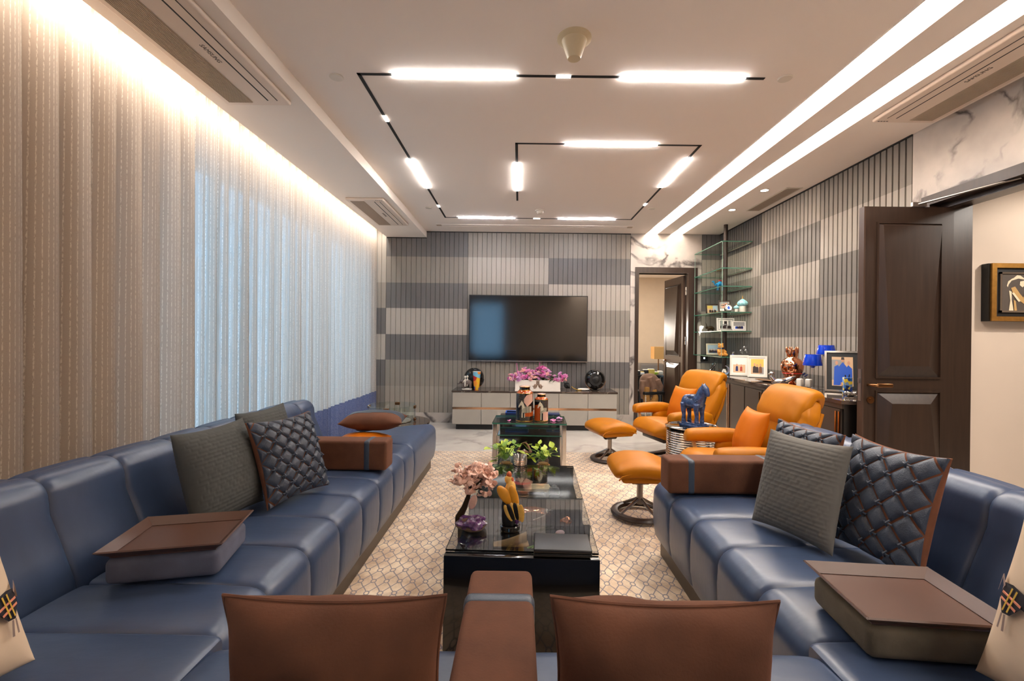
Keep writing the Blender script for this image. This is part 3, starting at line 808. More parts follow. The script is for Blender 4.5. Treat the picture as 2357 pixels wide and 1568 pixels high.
# profiles: (distance outwards from the middle of the room, height)
SEAT = [(.835, .10), (.812, .13), (.800, .20), (.797, .30), (.800, .36)] + arc(.885, .365, .085, 175, 95, 6) + [(1.0, .456), (1.15, .458), (1.30, .452), (1.43, .445), (1.44, .30), (1.44, .10)]
BACK = [(1.45, .12), (1.445, .40), (1.452, .46), (1.49, .56), (1.535, .67)] + arc(1.625, .715, .085, 165, 60, 6) + arc(1.665, .70, .098, 75, 0, 4) + [(1.768, .60), (1.775, .12)]
def module(prof, L, mapf, ins=.011, n=11, skew=None):
    """upholstered block: profile swept over length L, pulled in at both end seams"""
    m = len(prof); nr = []
    for i in range(m):
        a = Vector(prof[i-1]); b = Vector(prof[(i+1) % m]); t = (b-a).normalized(); nr.append(Vector((t.y, -t.x)))
    cx = sum(p[0] for p in prof)/m; cz = sum(p[1] for p in prof)/m
    if sum((Vector(prof[i])-Vector((cx, cz))).dot(nr[i]) for i in range(m)) < 0: nr = [-q for q in nr]
    st = [0, .004, .010, .022, .05, .10]
    ts = st + [L/2] + [L-q for q in reversed(st)]
    v = []; f = []
    for t in ts:
        d = min(t, L-t); k = ins*math.exp(-(d/.009))+.004*math.exp(-(d/.05))
        for i, p in enumerate(prof):
            q = Vector(p)-nr[i]*k
            tt = t
            if skew: tt = skew(q.x, t, L)
            v.append(tuple(mapf(q.x, q.y, tt)))
    c = len(ts)
    for j in range(c-1):
        for i in range(m):
            k = (i+1) % m; f.append((j*m+i, j*m+k, (j+1)*m+k, (j+1)*m+i))
    f.append(tuple(range(m))); f.append(tuple((c-1)*m+i for i in reversed(range(m))))
    return v, f
def side_sofa(sgn, seats, backs, label, end_skew=None):
    t = thing('sofa', label, 'sofa', (0, 0, 0), group='blue leather sofa sections')
    for k in range(len(seats)-1):
        a, b = seats[k], seats[k+1]
        sk = end_skew if (end_skew and k == len(seats)-2) else None
        obj('seat_cushion', module(SEAT, b-a, lambda x, z, y, a=a: (sgn*x, a+y, z), skew=sk), 'navy_leather', t, sharp=1.2)
    for k in range(len(backs)-1):
        a, b = backs[k], backs[k+1]
        obj('back_cushion', module(BACK, b-a, lambda x, z, y, a=a: (sgn*x, a+y, z)), 'navy_leather', t, sharp=1.2)
    y0, y1 = seats[0]+.02, seats[-1]-.03
    if end_skew: y1 = seats[-2]
    xs = sorted((sgn*.845, sgn*1.70))
    obj('plinth', box(xs[0], xs[1], y0, min(y1, backs[-1]-.02), .013, .105), 'navy_plinth', t)
    if backs[-1] < y1 or end_skew:
        pl = [(sgn*.845, backs[-1]-.02), (sgn*.845, (seats[-1]-.04)), (sgn*1.42, (seats[-1]-.04) if not end_skew else 3.90), (sgn*1.42, backs[-1]-.02)]
        obj('plinth', prism(pl, .013, .105), 'navy_plinth', t)
    return t
def lskew(x, t, L):
    return t*(1-max(0, (x-.80))/.64*0.56/L) if L else t
side_sofa(-1, [1.256, 1.51, 1.79, 2.08, 2.375, 2.665, 2.95, 3.235, 3.53, 4.46], [.62, .92, 1.22, 1.51, 1.80, 2.09, 2.38, 2.67, 2.96, 3.25, 3.46],
          'long blue leather sofa section along the curtains with a backless far end', lskew)
side_sofa(1, [1.256, 1.54, 1.834, 2.121, 2.414, 2.705], [.62, .92, 1.22, 1.50, 1.77, 2.05, 2.33, 2.60, 2.72],
          'blue leather sofa section in front of the open side door')
ts = thing('sofa', 'blue leather sofa section across the front, joining the two long ones', 'sofa', (0, 0, 0), group='blue leather sofa sections')
CS = [(1.25-(p[0]-.80), p[1]) for p in SEAT]
CQ = [(1.245, .10), (1.252, .12), (1.253, .43), (1.246, .45), (1.23, .4565)] + [q for q in CS if q[0] < 1.1]
for a, b in ((-1.44, -.80), (-.80, -.02), (-.02, .80), (.80, 1.44)):
    obj('seat_cushion', module(CQ if abs(a+b) > 1.5 else CS, b-a, lambda y, z, x, a=a: (a+x, y, z), ins=.008), 'navy_leather', ts, sharp=1.2)
CB = [(.60-(p[0]-1.45)*.62, p[1]) for p in BACK]
for k in range(6):
    a = -1.77+.59*k
    obj('back_cushion', module(CB, .59, lambda y, z, x, a=a: (a+x, y, z)), 'navy_leather', ts, sharp=1.2)
obj('plinth', box(-1.4, 1.4, .42, 1.20, .013, .105), 'navy_plinth', ts)

# ------------------------------------------------------------------ suede arm blocks
def arm_block(label, L, w, h, bands, loc, rz):
    t = thing('armrest_block', label, 'armrest', loc, rz, 'loose suede armrests on the blue sofas')
    obj('block', xf(rbox(L, w, h, .018, 4), (0, 0, h/2)), 'brown_suede', t)
    for (a, b) in bands:
        obj('leather_band', xf(rbox(b-a, w+.006, h+.004, .019, 4), ((a+b)/2, 0, h/2)), 'band_leather', t)
    return t
arm_block('brown suede armrest with two leather bands across the long sofa by the curtains', .66, .15, .178, ((.185, .235), (-.235, -.185)), (-1.128, 2.835, .461), 0)
arm_block('brown suede armrest with two leather bands on the sofa beside the orange recliners', .66, .15, .178, ((-.235, -.185), (.185, .235)), (1.128, 2.475, .461), 0)
arm_block('brown suede armrest between the two brown cushions in front', .66, .170, .165, ((.16, .215), (-.215, -.16)), (-.042, .945, .461), PI/2)

# ------------------------------------------------------------------ cushions
def pillow_pt(w, h, t, u, v, s, pinch=.09, pw=2.6):
    """u,v in -1..1, s = +-1 side; local x width, z height, y thickness"""
    ex = 1-pinch*(v*v)*0.0-pinch*(1-abs(v)**2)*abs(u)**3
    ez = 1-pinch*(1-abs(u)**2)*abs(v)**3
    th = t/2*((1-abs(u)**pw)*(1-abs(v)**pw))**.55
    return Vector((u*w/2*ex, s*th, v*h/2*ez))
def pillow(w, h, t, n=22, fn=None, pinch=.09, pw=2.6):
    v = []; f = []
    def us(i): 
        q = -1+2*i/n
        return math.sin(q*PI/2)
    for s in (-1, 1):
        for j in range(n+1):
            for i in range(n+1):
                u, w_ = us(i), us(j)
                p = pillow_pt(w, h, t, u, w_, s, pinch, pw)
                if fn: p = fn(p, u, w_, s)
                v.append(tuple(p))
    N = (n+1)*(n+1)
    for k in range(2):
        for j in range(n):
            for i in range(n):
                q = [k*N+j*(n+1)+i, k*N+j*(n+1)+i+1, k*N+(j+1)*(n+1)+i+1, k*N+(j+1)*(n+1)+i]
                f.append(tuple(q if k == 0 else reversed(q)))
    bm = bmesh.new(); vs = [bm.verts.new(p) for p in v]
    for q in f: bm.faces.new([vs[i] for i in q])
    bmesh.ops.remove_doubles(bm, verts=bm.verts, dist=.0006)
    bm.verts.index_update()
    return from_bm(bm)
def wrinkle(amp, sc, seed):
    from mathutils import noise
    o = Vector((seed*3.1, seed*1.7, seed*.9))
    def fn(p, u, v, s):
        k = (1-u*u)*(1-v*v)
        q = noise.noise(p*sc+o)+.5*noise.noise(p*sc*2.3+o)
        return p+Vector((0, s*amp*q*k**.3, 0))
    return fn
def seam(w, h, pinch=.09):
    pts = []
    n = 16
    for (a0, b0, a1, b1) in ((-1, -1, 1, -1), (1, -1, 1, 1), (1, 1, -1, 1), (-1, 1, -1, -1)):
        for i in range(n):
            q = i/n; pts.append(pillow_pt(w, h, 0, a0+(a1-a0)*q, b0+(b1-b0)*q, 1, pinch))
    return tube(pts, .004, 6, True)
def place(t, bottom, lean, yaw, h, roll=0.0):
    """stand a pillow on its lower edge: bottom centre, lean back (rad), facing yaw"""
    R = Matrix.Rotation(yaw, 3, 'Z') @ Matrix.Rotation(-lean, 3, 'X') @ Matrix.Rotation(roll, 3, 'Y')
    t.rotation_euler = R.to_euler()
    t.location = Vector(bottom) + R @ Vector((0, 0, h/2))
def suede_cushion(label, w, h, t, bottom, lean, yaw, seed):
    o = thing('cushion', label, 'cushion', group='brown suede cushions')
    obj('cover', pillow(w, h, t, 26, wrinkle(.02, 8, seed)), 'brown_suede', o, sharp=None)
    obj('piping', seam(w, h), 'brown_suede', o)
    for c in o.children: c.data.polygons.foreach_set('use_smooth', [True]*len(c.data.polygons))
    place(o, bottom, lean, yaw, h)
    return o
suede_cushion('plain brown suede cushion in front, on the curtain side of the middle armrest', .405, .335, .17, (-.332, .86, .462), -.08, .02, 1)
suede_cushion('plain brown suede cushion in front, on the door side of the middle armrest', .415, .335, .17, (.272, .86, .462), -.08, -.02, 2)

def quilt_fn(w, h):
    bw, bh = .042, .0165
    def fn(p, u, v, s):
        z = (p.z+h/2)/bh; r = math.floor(z); x = (p.x+w/2)/bw + (.5 if r % 2 else 0) + .17*math.sin(r*1.7)
        a = abs(z-round(z))*bh; b = abs(x-round(x))*bw
        d = min(a, b); k = (1-abs(u)**6)*(1-abs(v)**6)
        return p+Vector((0, s*k*(.0034*(1-math.exp(-(d/.0026)**2))), 0))
    return fn
def quilted(label, w, h, t, bottom, lean, yaw, m, roll=0):
    o = thing('cushion', label, 'cushion', group='grey quilted cushions')
    c = obj('cover', pillow(w, h, t, 110, quilt_fn(w, h), pinch=.07), m, o, sharp=None)
    c.data.polygons.foreach_set('use_smooth', [True]*len(c.data.polygons))
    place(o, bottom, lean, yaw, h, roll)
    return o
def woven(label, w, h, t, bottom, lean, yaw, roll=0, n=5, face=-1, seed=1):
    """suede cushion faced with tied leather diamonds"""
    rnd = random.Random(seed)
    o = thing('cushion', label, 'cushion', group='tied leather diamond cushions')
    c = obj('cover', pillow(w, h, t, 24), 'rust_suede', o, sharp=None)
    c.data.polygons.foreach_set('use_smooth', [True]*len(c.data.polygons))
    def P(u, v, lift):
        u = max(-.985, min(.985, u)); v = max(-.985, min(.985, v))
        p = pillow_pt(w, h, t, u, v, face); return p+Vector((0, face*lift, 0))
    d = 2.0/n
    for j in range(2*n+1):
        for i in range(n+1):
            cu = -1+d*i+(d/2 if j % 2 else 0); cv = -1+d/2*j
            if cu > 1.01 or cv > 1.01: continue
            k = .93+rnd.uniform(-.05, .04); sg = 7
            v = []; f = []
            for b in range(sg+1):
                for a in range(sg+1):
                    s1, s2 = -1+2*a/sg, -1+2*b/sg
                    uu = cu+(s1+s2)/2*d/2*k; vv = cv+(s1-s2)/2*d/2*k
                    uu = max(-1, min(1, uu)); vv = max(-1, min(1, vv))
                    v.append(tuple(P(uu, vv, .002+.010*((1-s1**4)*(1-s2**4))**.6)))
            for b in range(sg):
                for a in range(sg):
                    q = (b*(sg+1)+a, b*(sg+1)+a+1, (b+1)*(sg+1)+a+1, (b+1)*(sg+1)+a); f.append(q)
            pc = obj('leather_diamond', (v, f), 'slate_leather', o, sharp=None)
            pc.data.polygons.foreach_set('use_smooth', [True]*len(f))
            # tie at the left corner of the diamond
            for ku, kv in ((cu-d/2, cv),):
                if abs(ku) < .93 and abs(kv) < .93:
                    c0 = P(ku, kv, .009)
                    kn = join(tube([c0+Vector((-.016, 0, .002)), c0+Vector((0, face*.006, 0)), c0+Vector((.016, 0, -.002))], .0035, 6),
                              tube([c0+Vector((-.004, 0, -.011)), c0+Vector((0, face*.009, 0)), c0+Vector((.003, 0, .011))], .004, 6))
                    obj('leather_tie', kn, 'slate_leather', o)
    place(o, bottom, lean, yaw, h, roll)
    return o
# by the curtains (they face the middle of the room, +x)
YL = math.radians(90)
quilted('dark grey quilted cushion leaning on the sofa back, nearest the tray by the curtains', .42, .42, .15, (-1.26, 2.02, .465), .28, math.radians(85), 'slate_quilt')
quilted('dark grey quilted cushion almost hidden behind the leather diamond cushion', .42, .42, .13, (-1.335, 2.50, .465), .20, math.radians(86), 'slate_quilt')
woven('leather diamond cushion leaning on the dark quilted cushions by the curtains', .40, .42, .13, (-1.09, 2.285, .465), .34, math.radians(72), seed=3)
# on the door side (they face -x)
quilted('light grey quilted cushion in front of two leather diamond cushions', .37, .42, .13, (1.125, 1.885, .465), .26, math.radians(-70), 'slate_quilt_light')
woven('leather diamond cushion behind the light grey quilted cushion, mostly hidden', .42, .42, .13, (1.29, 2.16, .465), .25, math.radians(-84), seed=5)
woven('leather diamond cushion leaning on the sofa back next to the tray at the door side', .40, .44, .13, (1.315, 1.69, .465), .24, math.radians(-86), seed=8, n=4)
# horse print cushions at the two front corners
def printed(label, bottom, lean, yaw, pat, sgn):
    w = h = .46; tk = .17
    o = thing('cushion', label, 'cushion', group='cream printed cushions')
    c = obj('cover', pillow(w, h, tk, 26, wrinkle(.008, 7, 4+sgn)), 'cushion_print', o, sharp=None)
    c.data.polygons.foreach_set('use_smooth', [True]*len(c.data.polygons))
    # saddled horse shapes printed on the cloth
    def dec(poly, m, lift, nm):
        v = []; f = []
        cx = sum(p[0] for p in poly)/len(poly); cy = sum(p[1] for p in poly)/len(poly)
        n = len(poly)
        for k in range(5):
            for (a, b) in poly:
                u, q = cx+(a-cx)*k/4, cy+(b-cy)*k/4
                v.append(tuple(pillow_pt(w, h, tk, u, q, -1)+Vector((0, -lift, 0))))
        for k in range(4):
            for i in range(n):
                j = (i+1) % n; f.append((k*n+i, k*n+j, (k+1)*n+j, (k+1)*n+i))
        q = obj(nm, (v, f), m, o, sharp=None); return q
    for (poly, m, lift) in pat: dec(poly, m, lift, 'horse_print')
    place(o, bottom, lean, yaw, h)
    return o
def quad(x0, y0, x1, y1, w):
    dx, dy = x1-x0, y1-y0; L = math.hypot(dx, dy); nx, ny = -dy/L*w, dx/L*w
    return [(x0+nx, y0+ny), (x1+nx, y1+ny), (x1-nx, y1-ny), (x0-nx, y0-ny)]
mat('print_black', rgb(34, 28, 34), 0.7); mat('print_coral', rgb(226, 140, 108), 0.7); mat('print_yellow', rgb(214, 172, 60), 0.7); mat('print_taupe', rgb(150, 126, 116), 0.7)
def horse_print(ox, oy, s, m):
    T = lambda P: [(ox+m*s*a, oy+s*b) for a, b in P]
    return [(T([(-.5, .05), (-.42, .3), (-.1, .22), (.2, .3), (.45, .28), (.5, .0), (.3, -.3), (.1, -.28), (-.1, -.05), (-.35, -.1)]), 'print_black', .010),
            (T(quad(-.1, -.02, .42, .1, .025)), 'print_coral', .0125), (T(quad(-.02, -.14, .42, -.02, .025)), 'print_coral', .0125),
            (T(quad(-.25, .2, -.3, -.06, .03)), 'print_yellow', .0125), (T(quad(.05, .22, .15, -.24, .02)), 'print_yellow', .0128), (T(quad(.17, .24, .27, -.24, .02)), 'print_yellow', .0128),
            (T(quad(.42, .2, .62, .4, .035)), 'print_taupe', .0115), (T(quad(.62, .4, .75, .05, .03)), 'print_taupe', .0115),
            (T(quad(.2, -.3, .16, -.62, .03)), 'print_taupe', .0115), (T(quad(.28, -.3, .3, -.6, .025)), 'print_taupe', .0115),
            (T(quad(-.42, .2, -.72, .34, .07)), 'print_taupe', .0115)]
printed('cream cushion printed with saddled horses in the front corner on the curtain side', (-1.185, .885, .47), .31, math.radians(88), horse_print(.6, -.3, .5, 1)+horse_print(-.35, .45, .5, 1), 0)
printed('cream cushion printed with saddled horses in the front corner on the door side', (1.135, .885, .47), .30, math.radians(-88), horse_print(-.55, -.1, .5, -1)+horse_print(.3, .5, .5, -1), 1)
# stacked cushions on the backless end
oc = thing('cushion', 'flat orange cushion under the brown striped cushion on the sofa end', 'cushion', (-1.14, 3.31, .516), .05)
obj('cover', xf(pillow(.36, .36, .11, 18), rot=(PI/2, 0, 0)), 'orange_leather_bright', oc, sharp=None)
sc_ = thing('cushion', 'brown suede cushion with a wide grey leather stripe lying on an orange cushion', 'cushion', (-1.10, 3.48, .642), .12)
sh = xf(pillow(.46, .34, .14, 24, wrinkle(.006, 8, 9)), rot=(PI/2, 0, 0))
fi = [1 if abs(sum(sh[0][i][1] for i in q)/len(q)-.01) < .075 else 0 for q in sh[1]]
obj('cover', ([p for p in sh[0]], [q for q, k in zip(sh[1], fi) if k == 0]), 'brown_suede', sc_, sharp=None)
obj('leather_stripe', ([(p[0], p[1], p[2]*1.02) for p in sh[0]], [q for q, k in zip(sh[1], fi) if k == 1]), 'band_leather', sc_, sharp=None)
for o in (oc, sc_):
    for c in o.children: c.data.polygons.foreach_set('use_smooth', [True]*len(c.data.polygons))

# ------------------------------------------------------------------ lap trays
def lap_tray(label, c, yaw, suede, lit):
    t = thing('lap_tray', label, 'tray', c, yaw, 'cushioned lap trays')
    w, d = .365, .305
    obj('cushion_base', xf(rbox(w-.035, d-.035, .085, .022, 4), (0, 0, .0425)), suede, t)
    zb = .087
    mat('tray_lacquer', rgb(86, 58, 46), 0.38)
    obj('tray_bottom', box(-w/2+.03, w/2-.03, -d/2+.03, d/2-.03, zb, zb+.006), 'tray_lacquer', t)
    def rim(p0, p1, q0, q1):
        # p: inner foot, q: outer top
        th = .005
        a, b, c2, d2 = [Vector(x) for x in (p0, p1, q1, q0)]
        n = (b-a).cross(d2-a).normalized()*th
        return [tuple(x) for x in (a, b, c2, d2, a-n, b-n, c2-n, d2-n)], [(0, 1, 2, 3), (7, 6, 5, 4), (0, 4, 5, 1), (1, 5, 6, 2), (2, 6, 7, 3), (3, 7, 4, 0)]
    x, y, X, Y, z, Z = w/2-.03, d/2-.03, w/2, d/2, zb+.004, zb+.028
    I = [(-x, -y, z), (x, -y, z), (x, y, z), (-x, y, z)]; O = [(-X, -Y, Z), (X, -Y, Z), (X, Y, Z), (-X, Y, Z)]
    for k in range(4):
        obj('rim', rim(I[k], I[(k+1) % 4], O[k], O[(k+1) % 4]), 'tray_lacquer', t, sharp=.3)
    return t
lap_tray('brown lacquer lap tray on a grey blue suede cushion by the curtains', (-1.19, 1.618, .462), math.radians(13), 'grey_suede', 0)
lap_tray('brown lacquer lap tray on an olive suede cushion by the side door', (1.075, 1.273, .462), math.radians(-5.5), 'olive_suede', 0)

# ================================================================== COFFEE TABLE (long, black, glass covered)
CT = Vector((.02, 1.849, 0)); CR = -.0378
def ct(x, y, z):
    c, s = math.cos(CR), math.sin(CR)
    return Vector((CT.x+x*c-y*s, CT.y+x*s+y*c, z))
tb = thing('coffee_table', 'long black coffee table with a glass cover over open compartments', 'table', CT, CR)
HWT = .312
obj('front_panel', xf(rbox(2*HWT, .04, .387, .004, 2), (0, -.02, .2065)), 'black_lacquer', tb)
for y in (.294, .65, 1.26):
    obj('divider', xf(rbox(2*HWT, .018, .30, .002, 1), (0, y+.009, .248)), 'black_lacquer', tb)
for a, b in ((.0, .294), (.312, .65), (.668, 1.26)):
    obj('compartment_floor', box(-.30, .30, a, b, .318, .330), 'black_lacquer', tb)
obj('base', box(-.26, .26, .05, 2.85, .013, .10), 'black_matt', tb)
obj('compartment_floor', box(-.285, .285, 1.28, 1.56, .318, .330), 'black_lacquer', tb)
def sheet(name, x0, x1, y0, y1, z0, z1, parent, m='smoke_glass', e='glass_edge', loc=(0,0,0), rot=(0,0,0)):
    return obj(name, box(x0, x1, y0, y1, z0, z1), [m, e], parent, loc, rot, midx=[0, 0, 1, 1, 1, 1])
sheet('glass_cover', -HWT, HWT, .002, 1.278, .3995, .4075, tb, 'cover_glass', 'black_gloss')
rp = [(1.50, .101), (1.62, .13), (1.78, .18), (1.93, .25), (2.05, .33), (2.13, .40), (2.15, .452), (2.33, .452), (2.33, .101)]
sm_ = []
obj('curved_end', (lambda P: ([(x, y, z) for x in (-.262, .262) for y, z in P], [tuple(range(len(P))), tuple(reversed(range(len(P), 2*len(P))))]+[(i, len(P)+i, len(P)+(i+1) % len(P), (i+1) % len(P)) for i in range(len(P))]))(rp), 'black_lacquer', tb, sharp=.6)
obj('end_block', xf(rbox(.62, .52, .40, .004, 2), (0, 2.62, .30)), 'black_lacquer', tb)
# glass side table bridging the far end
g2 = thing('glass_side_table', 'small glass side table with mirrored square legs holding two horse jars', 'table', ct(0, 2.12, 0), CR)
sheet('glass_top', -.31, .31, -.19, .19, .562, .574, g2)
sheet('glass_shelf', -.268, .268, -.17, .17, .462, .470, g2)
lg = mesh('leg', rbox(.036, .036, .549, .002, 1, (0, 0, .2875)), 'chrome')
for x in (-.289, .289):
    for y in (-.168, .168): link('leg', lg, g2, (x, y, 0))

# ------------------------------------------------------------------ things on and in the coffee table
GT = .4077
def ellipse(cx, cy, rx, ry, n=16):
    return [(cx+rx*math.cos(2*PI*i/n), cy+ry*math.sin(2*PI*i/n)) for i in range(n)]
p = az(1290, 1247, GT); p = ct(.165, .035, GT+.001)
bk = thing('presentation_box', 'flat black leather box lying on the glass cover of the coffee table', 'box', p, CR)
obj('tray', xf(rbox(.232, .158, .012, .003, 2), (0, 0, .006)), 'black_matt', bk)
obj('lid', xf(rbox(.232, .158, .016, .006, 3), (0, 0, .0205)), 'black_satin', bk)
# amethyst with rose quartz blossom
am = thing('gemstone_tree', 'pink quartz blossom tree growing from a purple amethyst geode on the coffee table', 'sculpture', az(1084, 1216, GT+.001), 0)
am.scale = (1.5, 1.5, 1.45)
from mathutils import noise as _nz
def rock(a, b, c, seed, amp=.25, nu=20, nv=12, flat=True):
    def fn(q):
        k = 1+amp*_nz.noise(Vector((q.x/a, q.y/b, q.z/c))*1.6+Vector((seed*2.3, seed, 1)))
        q = q*k
        if flat and q.z < -c*.55: q.z = -c*.55
        return q
    return xf(sq(a, b, c, 1, 1, nu, nv, fn), (0, 0, c*.55 if flat else 0))
obj('geode_rind', xf(rock(.046, .036, .022, 1), (0, 0, 0)), 'geode_rind', am)
obj('amethyst_crystals', xf(rock(.042, .030, .022, 2, .55, 30, 16), (.004, -.012, .009)), 'amethyst', am, sharp=.2)
obj('bronze_trunk', fuse(join(tube([(-.035, .01, .004), (-.038, .012, .03), (-.022, .012, .06), (-.012, .012, .09), (-.004, .012, .12)], [.016, .013, .010, .008, .006], 10), rock(.03, .025, .018, 4)), .004), 'bark_bronze', am)
rnd = random.Random(4)
br = []; pet = []
disc = lathe([(.0005, -.0012), (.0075, -.0008), (.0085, 0), (.0075, .0008), (.0005, .0012)], 9)
for k in range(84):
    d = Vector((rnd.gauss(0, 1), rnd.gauss(0, 1), rnd.gauss(.25, .8))).normalized()
    e = Vector((.008, .012, .150))+Vector((d.x*.072, d.y*.055, d.z*.055))*rnd.uniform(.55, 1.05)
    if k % 3 == 0: br.append(tube([(-.004, .012, .11), tuple((Vector((-.004, .012, .12))+e)/2+Vector((0, 0, .008))), tuple(e)], .0016, 5))
    for q in range(5):
        a = 2*PI*q/5+rnd.random()
        o = e+Vector((math.cos(a)*.008, math.sin(a)*.008, rnd.uniform(-.004, .004)))
        pet.append(xf(disc, o, (rnd.uniform(-1.2, 1.2), rnd.uniform(-1.2, 1.2), rnd.random()*3), rnd.uniform(.7, 1.15)))
obj('branches', join(*br), 'bark_bronze', am)
o = obj('quartz_petals', join(*pet), 'rose_quartz', am); o['kind'] = 'stuff'
obj('hanging_petal', xf(sq(.012, .006, .026, 1, 1, 12, 8), (.006, -.01, .085), (.2, .3, 0)), 'rose_quartz', am)
# parrot
bd = thing('bird_sculpture', 'carved amber coloured parrot perched on a black stone with amethyst, on the coffee table', 'sculpture', az(1174, 1218, GT+.001), 0)
bd.scale = (1.38, 1.38, 1.38)
obj('base_disc', lathe([(.030, 0), (.033, .003), (.033, .014), (.030, .017)], 30), 'black_gloss', bd)
obj('stone', fuse(join(xf(rock(.026, .022, .062, 7, .12), (-.004, 0, .012)), xf(rock(.014, .014, .03, 8), (-.016, .004, .055))), .004), 'basalt', bd)
obj('amethyst_edge', xf(rock(.010, .012, .034, 9, .5), (.019, -.004, .022)), 'amethyst', bd, sharp=.2)
obj('body', fuse(join(xf(sq(.020, .018, .040, 1, 1), (-.003, -.004, .122), (.1, .22, 0)), xf(sq(.013, .013, .016, 1, 1), (-.007, 0, .163))), .003), 'honey_stone', bd)
obj('wing', xf(sq(.018, .009, .040, 1, 1), (-.017, -.019, .116), (.15, -.62, 0)), 'amber_stone', bd)
obj('wing', xf(sq(.014, .008, .040, 1, 1), (.012, -.018, .112), (.1, -.25, 0)), 'amber_stone', bd)
for k in range(6):
    obj('tail_feather', xf(sq(.0095, .003, .030, 1, 1, 12, 8), (-.006+.0085*k, -.027-.001*(k % 2), .070-.003*abs(k-2.5)), (.06, -.34+.07*k-.1, 0)), 'basalt' if k in (1, 3) else 'honey_stone', bd)
obj('crest', xf(sq(.009, .009, .012, 1, 1, 12, 8), (-.005, 0, .178)), 'carnelian', bd)
obj('beak', xf(sq(.005, .006, .010, 1, 1, 10, 6), (.006, -.004, .162)), 'carnelian', bd)
# first compartment
Z1 = .3305
cr_ = thing('crystal_cluster', 'clear quartz points standing in the front compartment under the glass', 'crystal', ct(-.19, .21, Z1))
for k in range(12):
    a = rnd.uniform(-.07, .07); h = rnd.uniform(.02, .06); w = rnd.uniform(.005, .011)
    obj('quartz_point', xf(lathe([(w, 0), (w*.9, h*.7), (.0008, h)], 6), (a, rnd.uniform(-.03, .03), .004), (rnd.uniform(-.3, .3), rnd.uniform(-.4, .4), 0)), 'crystal', cr_, sharp=.3)
ws = thing('wooden_scoop', 'light wooden curved scoop in the front compartment under the glass', 'scoop', ct(-.06, .225, Z1), .1)
obj('bowl', xf(grid(14, 10, lambda u, v: ((v-.5)*.15, .025*math.cos(PI*u), (.012+.045*v**1.5)*(.35+.65*math.sin(PI*u))+.001)), (0, 0, 0)), 'wood_light', ws)
obj('back', prism([(-.075, -.012), (.075, -.028), (.085, -.024), (.085, .024), (.075, .028), (-.075, .012)], .0, .006), 'wood_light', ws)
for k, (x, y) in enumerate(((.02, .185), (.045, .245))):
    tu = thing('tulip', ('cut tulip with green stem beside the wooden scoop', 'cut tulip with its pink head hidden behind the black box')[k], 'flower', ct(x, y, Z1+.006+.006*k), .2-.2*k, 'tulips in the front compartment')
    obj('stem', tube([(0, 0, 0), (.05, .0, .012), (.10, .01, .022)], .004, 8), 'stem_green', tu)
    obj('leaf', xf(sq(.05, .008, .004, 1, 1, 14, 6), (.06, -.008, .02), (0, -.35, .15)), 'leaf_green', tu)
    obj('flower_head', xf(sq(.022, .013, .012, 1, 1, 16, 10), (.125, .012, .034), (0, -.1, 0)), 'petal_white_pink', tu)
# second compartment
t = thing('copper_plate', 'round copper plate in the second compartment of the coffee table', 'plate', ct(.04, .545, Z1))
obj('rim', lathe([(.05, 0), (.08, .012), (.095, .026), (.097, .026), (.08, .010), (.05, .004), (.001, .003)], 30), 'copper', t)
t = thing('metal_rose', 'silver rose lying over the copper plate', 'ornament', ct(.12, .53, Z1+.012), .3)
obj('bloom', join(*[xf(sq(.017-.002*k, .006, .014, 1, 1, 12, 8), (.012*math.cos(k*2.1), .012*math.sin(k*2.1), .028), (.5, 0, k*2.1)) for k in range(6)]), 'silver', t)
obj('stem', tube([(0, 0, .02), (-.04, -.01, .008), (-.085, -.012, -.002)], .004, 8), 'silver', t)
tag(obj('glass_dome', lathe([(.026, 0), (.026, .014), (.020, .028), (.010, .036), (.001, .038)], 20), 'crystal', None, ct(.03, .395, Z1)), 'small glass dome on the compartment floor beside the silver rose', 'paperweight')
tag(obj('stone_ornament', join(xf(rock(.032, .02, .024, 12), (0, 0, 0)), xf(lathe([(.012, 0), (.006, .02), (.001, .036)], 5), (-.026, 0, .008), (0, .4, 0))), 'copper', None, ct(.21, .47, Z1), sharp=.3), 'faceted coppery stone at the end of the second compartment', 'ornament')
tag(obj('glass_pebble', rock(.016, .012, .012, 14), 'crystal', None, ct(-.13, .50, Z1)), 'small glassy pebble behind the amethyst geode', 'ornament')
# third compartment
Z3 = .3305
t = thing('serving_board', 'pale stone serving board in the third compartment', 'board', ct(.02, .98, .342))
obj('slab', prism([(-.12, -.05), (.10, -.06), (.13, -.03), (.12, .05), (-.10, .055)], .0, .016), 'wood_board', t)
obj('foot', cbox(.18, .07, .011, (0, 0, -.0056)), 'black_matt', t)
t = thing('red_bowl', 'shallow brown bowl with a bright red enamel inside on the serving board', 'bowl', ct(-.03, .98, .3585))
obj('shell', lathe([(.04, 0), (.056, .010), (.060, .024), (.057, .024), (.05, .010), (.001, .006)], 28), 'terracotta', t)
obj('enamel', lathe([(.002, .010), (.040, .013), (.054, .0225), (.050, .0235)], 28), 'red_enamel', t)
obj('half_lid', xf(prism(ellipse(0, 0, .058, .03), .024, .029), (.012, .022, 0), (.12, .1, -.3)), 'terracotta', t)
tag(obj('crystal_dome', lathe([(.020, 0), (.022, .006), (.018, .016), (.008, .022), (.001, .023)], 20), 'crystal', None, ct(.17, .94, Z3+.0305)), 'small crystal dome on the rim of the third compartment', 'paperweight')
tag(obj('stone_plinth', rbox(.06, .05, .03, .004, 2, (0, 0, .015)), 'black_matt', None, ct(.17, .94, Z3)), 'black block carrying the small crystal dome', 'plinth')
